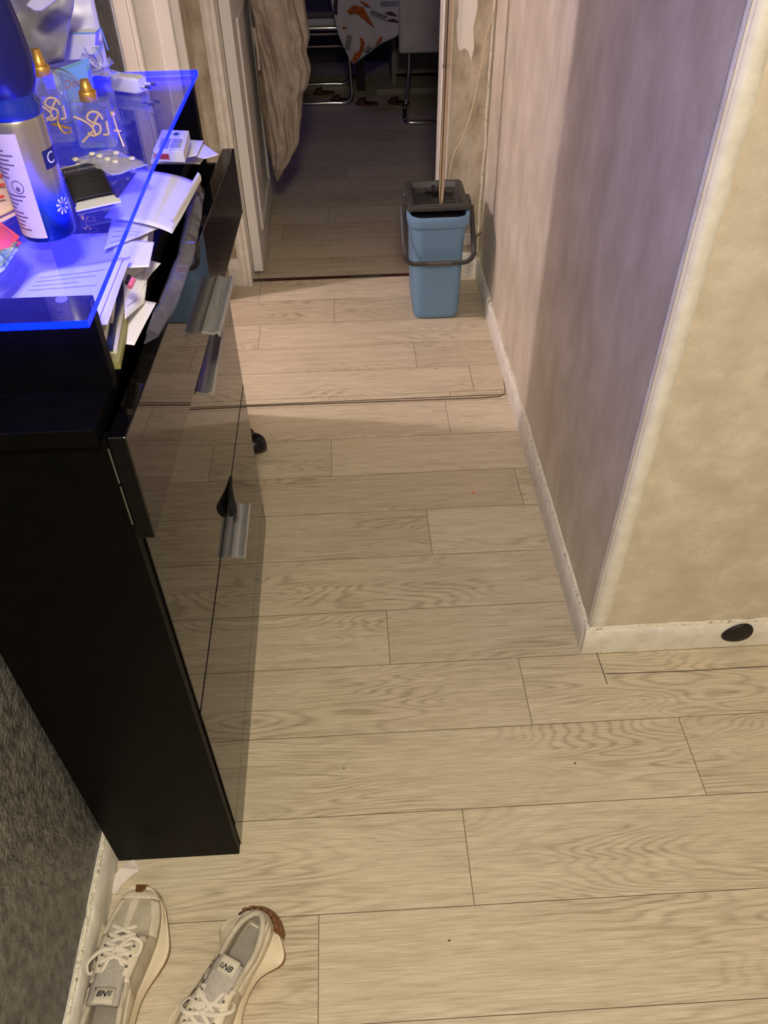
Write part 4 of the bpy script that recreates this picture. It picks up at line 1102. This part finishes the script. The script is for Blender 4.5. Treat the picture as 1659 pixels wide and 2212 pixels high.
blob([(752, 28), (765, 20), (780, 24), (790, 38), (800, 50), (808, 58)], [5, 9, 10, 6, 3, 0.6], M_or, 'orange_print')
blob([(780, 82), (784, 95), (780, 110), (770, 122), (763, 134)], [3, 4.5, 4, 7, 3], M_or, 'orange_print')
blob([(731, 54), (738, 59), (749, 62)], [2, 4, 1.5], M_or, 'orange_print')
blob([(826, 80), (820, 86), (814, 96)], [1.2, 4, 1.5], M_or, 'orange_print')
blob([(778, 2), (790, 10), (800, 16)], [1, 3.5, 1], M_or, 'orange_print')
blob([(729, 0), (727, 16), (725, 32)], [7, 7, 4], M_dk, 'dark_print')
blob([(833, 28), (845, 29), (858, 35)], [1.5, 4.5, 1], M_rd, 'red_print')
blob([(836, 44), (850, 44), (860, 48)], [1, 4, 2], M_rd, 'red_print')
for (x0, y0, x1, y1, nl) in ((800, 26, 835, 40, 8), (822, 8, 860, 8, 8), (755, 76, 750, 108, 7), (788, 112, 800, 100, 4)):
    q = MB()
    for k in range(nl):
        t = k / nl; x = x0 + (x1 - x0) * t; y_ = y0 + (y1 - y0) * t; d = math.hypot(x1 - x0, y1 - y0); dx, dy = (x1 - x0) / d, (y1 - y0) / d
        for s in (-1, 1):
            a = at(x, y_, 1, 4.814); b2 = at(x + dx * 5 - dy * 6 * s, y_ + dy * 5 + dx * 6 * s, 1, 4.814)
            q.tube([a, (a + b2) / 2, b2], [0.0008, 0.0022, 0.0006], 6)
    q.build('fern_print', M_dk, tc2)

# slippers on the dining room floor
M_slip = noisy('brown_slipper', (66, 34, 24), (100, 54, 36), (60, 60, 60), 3, 0.6)


def slipper(px, py, rz, label):
    p = at(px, py, 2, 0.0); t = thing('slipper', label, 'slipper', (p.x, p.y, 0.0), rz, 'brown slippers under the table')
    out = [(0.5 * 0.06 * math.cos(a) * (1 + 0.15 * math.sin(a)), 0.066 * math.sin(a)) for a in [2 * PI * i / 28 for i in range(28)]]
    MB().prism(out, 0.0, 0.012).build('sole', M_slip, t, local=True, bevel=0.002)
    MB().grid(lambda u, v: (0.029 * math.cos(PI * u) * 1.0, 0.012 + 0.038 * v, 0.010 + (0.028 - 0.010 * v) * math.sin(PI * u)), 12, 4).build('strap', M_slip, t, local=True, solid=0.003, fixn=False)


slipper(793, 226, 1.35, 'brown slipper lying in front of the left chair upright')
slipper(738, 219, 1.5, 'brown slipper behind the floor loop of the left chair')
slipper(700, 203, 1.6, 'dark slipper between the floor bars of the left chair')
slipper(862, 224, 1.2, 'brown slipper tip beside the right chair leg')
# pale low unit at the back
lu = thing('low_shelf_unit', 'pale low wooden unit standing at the back behind the right chair', 'cabinet', (0.75, 5.5, 0))
Mpale = mat('pale_board', (150, 142, 128), 0.6)
MB().box((0.31, 5.40, 0.0), (0.335, 5.80, 0.62)).box((0.335, 5.78, 0), (1.3, 5.80, 0.62)).build('side_board', Mpale, lu, smooth=0)
MB().box((0.335, 5.42, 0.05), (1.3, 5.78, 0.19)).build('drawer_block', Mpale, lu, smooth=0, bevel=0.003)
q = MB().box((0.205, 5.20, 0.0), (1.3, 5.225, 0.03)); tag(q.build('wooden_batten', Mpale, smooth=0, bevel=0.002), 'pale batten lying on the dining room floor behind the right chair', 'batten')

# ------------------------------------------------------------------ BLACK SHOE BEHIND THE CABINET
bs = thing('black_shoe', 'black slip-on shoe, tip showing behind the far end of the cabinet', 'shoe', (-0.37, 1.86, 0), 0)
rings = []
for i in range(31):
    u = (i / 30) ** 1.6; x = -0.272 - 0.20 * u
    x = -0.270 - 0.042 * (1 - math.cos(PI / 2 * min(1, i / 14))) - 0.16 * max(0, (i - 14) / 16)
    ph = math.sin(PI / 2 * min(1, (i + 0.3) / 14)); hw = 0.037 * ph; h = 0.022 + 0.034 * ph + 0.008 * max(0, (i - 14) / 16)
    rings.append([(x, 1.86 + hw * math.cos(a) * (1 if math.sin(a) < 0.3 else 0.93), 0.003 + h * 0.5 * (1 + math.sin(a)) * (1.0 if abs(math.cos(a)) > 0.2 else 0.98)) for a in [2 * PI * k / 36 for k in range(36)]])
MB().loft(rings).build('upper', mat('black_leather', (12, 11, 11), 0.3), bs, smooth=50)
MB().loft([rrect(-0.385, 1.872, 0.082, 0.017, 0.016, z, 6) for z in (0.048, 0.0625)]).build('insole', mat('tan_leather', (84, 58, 36), 0.5), bs)

# ------------------------------------------------------------------ SNEAKERS
M_up = noisy('sneaker_cream', (184, 173, 152), (204, 194, 174), (40, 40, 40), 4, 0.75, 0.3, 500)
M_sue = noisy('sneaker_suede', (218, 206, 182), (234, 224, 202), (60, 60, 60), 4, 0.9, 0.5, 700)
M_mesh = noisy('sneaker_mesh', (176, 170, 160), (196, 188, 176), (200, 200, 200), 3, 0.8, 0.6, 900)
M_mid = mat('midsole_cream', (226, 212, 184), 0.5)
M_gum = mat('gum_rubber', (122, 82, 46), 0.6)
M_ins = noisy('insole_grey', (140, 134, 122), (160, 154, 142), (30, 30, 30), 4, 0.9)
M_lace = mat('lace_cotton', (222, 212, 194), 0.85)
M_logo = mat('logo_black', (28, 26, 30), 0.5)
mleo = mat('leopard_print', (200, 188, 168), 0.7); nt = mleo.node_tree
tcn = nd(nt, 'ShaderNodeTexCoord'); vo = nd(nt, 'ShaderNodeTexVoronoi'); vo.inputs['Scale'].default_value = 95; nt.links.new(tcn.outputs['Object'], vo.inputs['Vector'])
n1 = nd(nt, 'ShaderNodeTexNoise'); n1.inputs['Scale'].default_value = 160; nt.links.new(tcn.outputs['Object'], n1.inputs['Vector'])
ad = nd(nt, 'ShaderNodeMath', operation='MULTIPLY_ADD'); nt.links.new(n1.outputs['Fac'], ad.inputs[0]); ad.inputs[1].default_value = 0.35; nt.links.new(vo.outputs['Distance'], ad.inputs[2])
rp = nd(nt, 'ShaderNodeValToRGB'); rp.color_ramp.interpolation = 'CONSTANT'
rp.color_ramp.elements[0].color = (*lin((150, 130, 110)), 1); rp.color_ramp.elements[1].position = 0.38; rp.color_ramp.elements[1].color = (*lin((40, 36, 42)), 1)
e_ = rp.color_ramp.elements.new(0.58); e_.color = (*lin((204, 192, 172)), 1)
nt.links.new(ad.outputs[0], rp.inputs[0]); nt.links.new(rp.outputs[0], nt.nodes['Principled BSDF'].inputs['Base Color'])


def smooth_table(T, x):
    if x <= T[0][0]: return T[0][1:]
    if x >= T[-1][0]: return T[-1][1:]
    for i in range(len(T) - 1):
        if x <= T[i + 1][0]:
            a, b = T[i], T[i + 1]; p = T[max(i - 1, 0)]; n = T[min(i + 2, len(T) - 1)]; h = b[0] - a[0]; t = (x - a[0]) / h; out = []
            for k in range(1, len(a)):
                m0 = (b[k] - p[k]) / (b[0] - p[0]) * h if b[0] > p[0] else 0; m1 = (n[k] - a[k]) / (n[0] - a[0]) * h
                out.append((2 * t ** 3 - 3 * t * t + 1) * a[k] + (t ** 3 - 2 * t * t + t) * m0 + (-2 * t ** 3 + 3 * t * t) * b[k] + (t ** 3 - t * t) * m1)
            return tuple(out)


def sneaker(label, heel, toe, medial, leo):
    """heel and toe floor points; medial=+1 when the arch is on the shoe's right side."""
    tsh = -0.016; heel = Vector(heel); toe = Vector(toe); d = toe - heel; rz = math.atan2(d.y, d.x) - PI / 2; Ls = d.length
    t = thing('sneaker', label, 'shoe', (heel.x, heel.y, 0), rz, 'cream sneakers')
    K = Ls / 0.285
    # y, outer(lateral) half width, inner(medial) half width
    OUT = [(0.0, .016, .016), (0.006, .024, .024), (0.02, .032, .032), (0.05, .0365, .0365), (0.09, .036, .036), (0.125, .037, .039), (0.16, .041, .047), (0.195, .042, .053), (0.225, .038, .054), (0.25, .031, .049), (0.268, .023, .040), (0.28, .015, .028), (0.285, .009, .016)]
    TOP = [(0.0, .070), (0.012, .088), (0.03, .088), (0.07, .074), (0.10, .073), (0.13, .083), (0.15, .084), (0.17, .079), (0.19, .070), (0.21, .060), (0.235, .051), (0.255, .044), (0.27, .038), (0.285, .026)]
    SOLE = [(0.0, .040), (0.02, .034), (0.06, .030), (0.12, .026), (0.20, .024), (0.25, .027), (0.285, .030)]
    BOT = [(0.0, .020), (0.02, .006), (0.05, .001), (0.20, .001), (0.25, .006), (0.285, .019)]

    def W(y):
        a, b = smooth_table(OUT, y); return (a, b) if medial > 0 else (b, a)     # left, right half widths

    colp = [(1.0, 0.0), (1.02, 0.25), (0.97, 0.55), (0.88, 0.82), (0.78, 0.97), (0.70, 1.0), (0.62, 0.95), (0.60, 0.6), (0.62, 0.2), (0.5, 0.06), (0.0, 0.04)]
    arcp = [(1.0, 0.0), (1.02, 0.25), (0.95, 0.50), (0.85, 0.70), (0.72, 0.84), (0.58, 0.92), (0.45, 0.965), (0.32, 0.985), (0.2, 0.995), (0.1, 1.0), (0.0, 1.0)]
    thrp = [(1.0, 0.0), (1.02, 0.25), (0.95, 0.52), (0.84, 0.75), (0.68, 0.92), (0.50, 1.0), (0.40, 0.985), (0.34, 0.93), (0.26, 0.90), (0.12, 0.90), (0.0, 0.90)]

    def prof(y):
        if y < 0.014: return arcp
        if y < 0.128: return colp
        if y < 0.200: return thrp
        return arcp

    def sec(y, off=0.0):
        wl, wr = W(y); h = lerp_table(TOP, y)[0]; zs = lerp_table(SOLE, y)[0] - 0.004; P = prof(y)
        pts = []
        for (a, b) in P: pts.append(Vector((-(wl * 0.93 + off) * a, y, zs + (h - zs + off) * b)))
        for (a, b) in P[-2::-1]: pts.append(Vector(((wr * 0.93 + off) * a, y, zs + (h - zs + off) * b)))
        return [p * K if False else p for p in pts]
    ys = [0.0, 0.004, 0.008, 0.0135, 0.0145, 0.02, 0.03, 0.045, 0.06, 0.08, 0.10, 0.115, 0.127, 0.129, 0.145, 0.16, 0.175, 0.19, 0.199, 0.202, 0.215, 0.23, 0.245, 0.258, 0.268, 0.276, 0.282, 0.2845]
    up = MB().loft([sec(y) for y in ys], close=False).xf(Matrix.Scale(K, 4))
    up.build('upper', M_up, t, local=True, smooth=70, sub=1, solid=0.002)

    # insole
    MB().loft([[Vector((x, y, 0.034 + 0.004 * (1 - y / 0.15))) for x in (-W(y)[0] * .6, 0, W(y)[1] * .6)] for y in (0.016, 0.03, 0.05, 0.08, 0.11, 0.14, 0.165)], close=False).xf(Matrix.Scale(K, 4)).build('insole', M_ins, t, local=True, fixn=False)

    def ring(y_list, grow, zf):
        L_ = []
        for y in y_list: L_.append((-(W(y)[0] + grow), y))
        for y in reversed(y_list): L_.append(((W(y)[1] + grow), y))
        return [Vector((x, y, zf(y))) for x, y in L_]
    yl = [0.285 * (0.5 - 0.5 * math.cos(PI * i / 44)) for i in range(45)]

    def flare(y): return 0.026 * math.exp(-((y - 0.036) / 0.028) ** 2) + 0.014 * math.exp(-((y - 0.185) / 0.038) ** 2) + 0.002
    def sring(f, zf):
        L_ = [(-(W(y)[0] + flare(y) * f), y) for y in yl] + [((W(y)[1] + flare(y) * f), y) for y in reversed(yl)]
        return [Vector((x, y, zf(y))) for x, y in L_]
    so = lambda y: lerp_table(SOLE, y)[0]; bo = lambda y: lerp_table(BOT, y)[0]
    mid = MB().loft([sring(1.0, lambda y: bo(y) + 0.004), sring(1.0, lambda y: bo(y) + 0.010), sring(0.55, lambda y: (bo(y) + so(y)) / 2), sring(0.15, so), sring(-0.3, lambda y: so(y) + 0.002)]).xf(Matrix.Scale(K, 4))
    mid.build('midsole', M_mid, t, local=True, smooth=60)
    out_ = MB().loft([sring(0.9, bo), sring(1.08, lambda y: bo(y) + 0.001), sring(1.08, lambda y: bo(y) + 0.0045)])
    # gum lugs climbing the heel
    for k in range(7):
        a = -0.95 + 1.9 * k / 6
        for zz, rr_ in ((0.010, 0.050), (0.026, 0.046), (0.040, 0.040)):
            cx_, cy_ = rr_ * math.sin(a), 0.024 - rr_ * math.cos(a) * 0.85
            MM = Matrix.Translation((cx_, cy_, zz)) @ Matrix.Rotation(a, 4, 'Z')
            q = MB().box((-0.0040, -0.0022, -0.004), (0.0040, 0.004, 0.004)).xf(MM); out_.add(q.v, q.f)
    back = []
    for zz, g in ((0.004, 0.019), (0.018, 0.018), (0.034, 0.011), (0.048, 0.004)):
        back.append([((0.031 + g) * math.sin(a) * 1.0, 0.024 - (0.028 + g) * math.cos(a), zz) for a in [-1.25 + 2.5 * i / 14 for i in range(15)]])
    out_.loft(back, close=False)
    out_.add([(-0.006, 0.276, 0.014), (0.017, 0.276, 0.014), (0.016, 0.2885, 0.016), (-0.005, 0.2885, 0.016), (0.001, 0.272, 0.042), (0.010, 0.272, 0.042), (0.015, 0.2872, 0.033), (-0.004, 0.2872, 0.033)], [(3, 2, 1, 0), (4, 5, 6, 7), (0, 1, 5, 4), (1, 2, 6, 5), (2, 3, 7, 6), (3, 0, 4, 7)])
    out_.xf(Matrix.Scale(K, 4)).build('outsole', M_gum, t, local=True, smooth=30)

    def surf(y, s, off):
        P = sec(y, off); s = max(0, min(len(P) - 1, s)); i = min(int(s), len(P) - 2); f = s - i
        return (P[i].lerp(P[i + 1], f)) * K

    def patch(name, m, y0, y1, s0, s1, off, ny=10, ns=6, **kw):
        f0 = s0 if callable(s0) else (lambda u: s0); f1 = s1 if callable(s1) else (lambda u: s1)
        return MB().grid(lambda u, v: surf(y0 + (y1 - y0) * u, f0(u) + (f1(u) - f0(u)) * v, off), ny, ns).build(name, m, t, local=True, smooth=70, solid=0.0012, fixn=False)
    lat = leo
    mir = (lambda s: s) if lat < 0 else (lambda s: 20 - s)
    patch('side_patch', mleo, 0.092, 0.180, lambda u: mir(0.9), lambda u: mir(2.6 + 2.0 * math.sin(PI * u)), 0.0022, 14, 10)
        # toe overlays and eye stays
    for sgn in (0, 1):
        mm = (lambda s: s) if sgn == 0 else (lambda s: 20 - s)
        patch('eyestay', M_sue, 0.125, 0.198, mm(3.4), mm(5.6), 0.0018, 10, 4)
        patch('toe_overlay', M_sue, 0.202, 0.262, lambda u: mm(1.5 + 0.6 * u), lambda u: mm(3.6 + 1.2 * u), 0.0014, 10, 5)
        patch('quarter_overlay', M_sue, 0.018, 0.12, mm(1.0), lambda u: mm(2.4 + 0.8 * abs(2 * u - 1)), 0.0014, 12, 4)
    patch('toe_strip', M_sue, 0.207, 0.275, lambda u: 10 - 2.2 * (0.4 + 0.6 * u), lambda u: 10 + 2.2 * (0.4 + 0.6 * u), 0.0014, 10, 6)
    patch('toe_cap', M_sue, 0.262, 0.284, 1, 19, 0.0016, 6, 16)
    # padded collar
    cl = []
    for i in range(33):
        a = -2.55 + 5.1 * i / 32; y = 0.072 - 0.062 * math.cos(a); x = math.sin(a)
        wl, wr = W(max(0.02, y)); hw_ = (wl if x < 0 else wr) * 0.70
        cl.append(Vector((hw_ * x * 1.02, y, lerp_table(TOP, y)[0] - 0.001)) * K)
    MB().tube(cl, 0.0052, 10).build('padded_collar', M_up, t, local=True)
    # tongue
    tg = MB().grid(lambda u, v: Vector(((v - 0.5) * (0.040 + 0.006 * (1 - u)), 0.092 + 0.106 * u, (0.097 - 0.020 * u - 0.010 * u * u) - 0.006 * (2 * v - 1) ** 2 - 0.004 * (1 - u) ** 3)) * K, 10, 8)
    to = tg.build('tongue', M_mesh, t, local=True, smooth=80, solid=0.007)
    tgM = frame(Vector((0, 0.107, 0.1003)) * K, Vector((1, 0, 0)), Vector((0, 1, -0.25)))
    tagp = MB().grid(lambda u, v: tgM @ Vector(((u - 0.5) * 0.034, (v - 0.62) * 0.026, -0.0022 - 0.008 * (u - 0.5) ** 2 * 1.2)), 6, 3)
    tp_ = tagp.build('tongue_label', mat('tongue_tab', (206, 198, 178), 0.7), to, local=True, solid=0.001, fixn=False)
    lg = MB(); R2 = tgM @ Matrix.Rotation(PI, 4, 'Z') @ Matrix.Translation((0.001, 0.001, -0.0006))
    text_mesh(lg, 'NB', 0.0125, R2, shear=0.35, bold=0.00035)
    for k in range(4):
        q = MB().add([(-0.0125 - 0.0006 * k, 0.003 - k * 0.0022, 0), (-0.0075, 0.003 - k * 0.0022, 0), (-0.0073, 0.0041 - k * 0.0022, 0), (-0.0122 - 0.0006 * k, 0.0041 - k * 0.0022, 0)], [(0, 1, 2, 3)]).xf(R2); lg.add(q.v, q.f)
    lg.build('logo', M_logo, tp_, local=True, fixn=False)
    # laces
    lc_ = MB()
    for k in range(4):
        y = 0.152 + k * 0.0145; h = lerp_table(TOP, y)[0] + 0.003
        for s in (-1, 1):
            lc_.tube([Vector((s * 0.021, y, h - 0.001)) * K, Vector((0, y + 0.007, h + 0.003)) * K, Vector((-s * 0.019, y + 0.015, h - 0.004)) * K], 0.002, 8, flat=(0.0032, 0.0011), up=(0, 0, 1))
    z0 = 0.092
    kn = Vector((0.0, 0.172, z0 - 0.008))
    def bow(pts, fw_=0.0030): lc_.tube([p * K for p in spline([kn + Vector(p) for p in pts], 7)], 0.002, 8, flat=(fw_, 0.0010))
    bow([(0, 0, 0), (-0.022, -0.006, 0.006), (-0.040, -0.022, -0.002), (-0.034, -0.034, -0.012), (-0.016, -0.018, -0.004), (0, 0, 0)])
    bow([(0, 0, 0), (0.020, 0.012, 0.008), (0.036, 0.008, 0.0), (0.032, -0.008, -0.006), (0.014, -0.008, 0), (0, 0, 0)])
    bow([(0, 0, 0), (0.010, -0.018, 0.002), (0.020, -0.034, -0.006), (0.016, -0.046, -0.006)])
    bow([(0, 0, 0), (-0.008, -0.016, 0.004), (-0.014, -0.040, 0.002), (-0.006, -0.056, 0.0)])
    MB_ = MB().lathe([(0.001, -0.004), (0.005, -0.003), (0.006, 0), (0.005, 0.003), (0.001, 0.004)], kn * K, 12); lc_.add(MB_.v, MB_.f)
    lc_.build('laces', M_lace, t, local=True, smooth=60)
    ey = MB()
    for k in range(4):
        y = 0.146 + k * 0.0155
        for s in (5.0, 15.0):
            p = surf(y, s, 0.0024); ey.lathe([(0.0022, 0), (0.0022, 0.0008), (0.001, 0.0009)], p, 10)
    ey.build('eyelets', mat('eyelet_dark', (90, 84, 76), 0.5), t, local=True)
    # the upper leans a little toward the inner side of the foot
    SH = Matrix(((1, 0, 0.13 * medial, -0.003 * medial), (0, 1, 0, 0), (0, 0, 1, 0), (0, 0, 0, 1)))
    for o in list(C.objects):
        q = o
        while q.parent: q = q.parent
        if q is t and o.type == 'MESH' and o.name.split('.')[0] not in ('midsole', 'outsole', 'insole'): o.data.transform(SH)
    return t


sneaker('cream sneaker with toe pointing away, nearest the left skirting', (-0.455, 0.297, 0), (-0.430, 0.598, 0), 1, -1)
sneaker('cream sneaker with open collar and heel toward the cabinet, right of its pair', (-0.205, 0.532, 0), (-0.345, 0.285, 0), -1, 1)

# paper scrap
ps = [at(px, py, 2, 0.001) for px, py in ((290, 1857), (304, 1881), (288, 1893), (262, 1912), (252, 1933), (232, 1930), (240, 1912), (238, 1904), (262, 1878), (276, 1862))]
q = MB(); q.loft([ps, [p + Vector((0, 0, 0.0008 + 0.003 * (i % 3))) for i, p in enumerate(ps)]])
sc = tag(q.build('paper_scrap', mat('tissue_paper', (226, 214, 206), 0.8), smooth=0), 'torn white paper scrap on the floor below the cabinet corner', 'paper')
# floor crumbs
def crumb(px, py, r, col, label, nm):
    p = at(px, py, 2, 0.0 if py > 870 else 0.002); q = MB()
    q.lathe([(r * .6, 0), (r, r * .3), (r * .7, r * .6), (r * .2, r * .7)], p, 7)
    for i, v in enumerate(q.v): v += Vector((noise.noise(v * 900) * r * .6, noise.noise(v * 700 + Vector((5, 0, 0))) * r * .6, 0))
    tag(q.build(nm, mat(nm, col, 0.6), smooth=0), label, 'crumb')
crumb(1023, 1065, 0.0042, (224, 110, 40), 'small orange crumb on the hallway floor', 'orange_crumb')
crumb(1078, 846, 0.0040, (230, 225, 215), 'tiny white flake at the corner of the raised vinyl', 'white_flake')
crumb(941, 797, 0.0026, (40, 30, 24), 'tiny dark speck on the far vinyl sheet', 'dark_speck')
crumb(1242, 1649, 0.0022, (80, 55, 35), 'tiny brown speck on the near floor at the right', 'brown_speck')
crumb(743, 1660, 0.0018, (35, 28, 24), 'tiny black speck on the floor beside the cabinet', 'black_speck')
crumb(970, 2032, 0.0022, (70, 56, 40), 'tiny brown speck on the floor at the bottom', 'brown_grit')
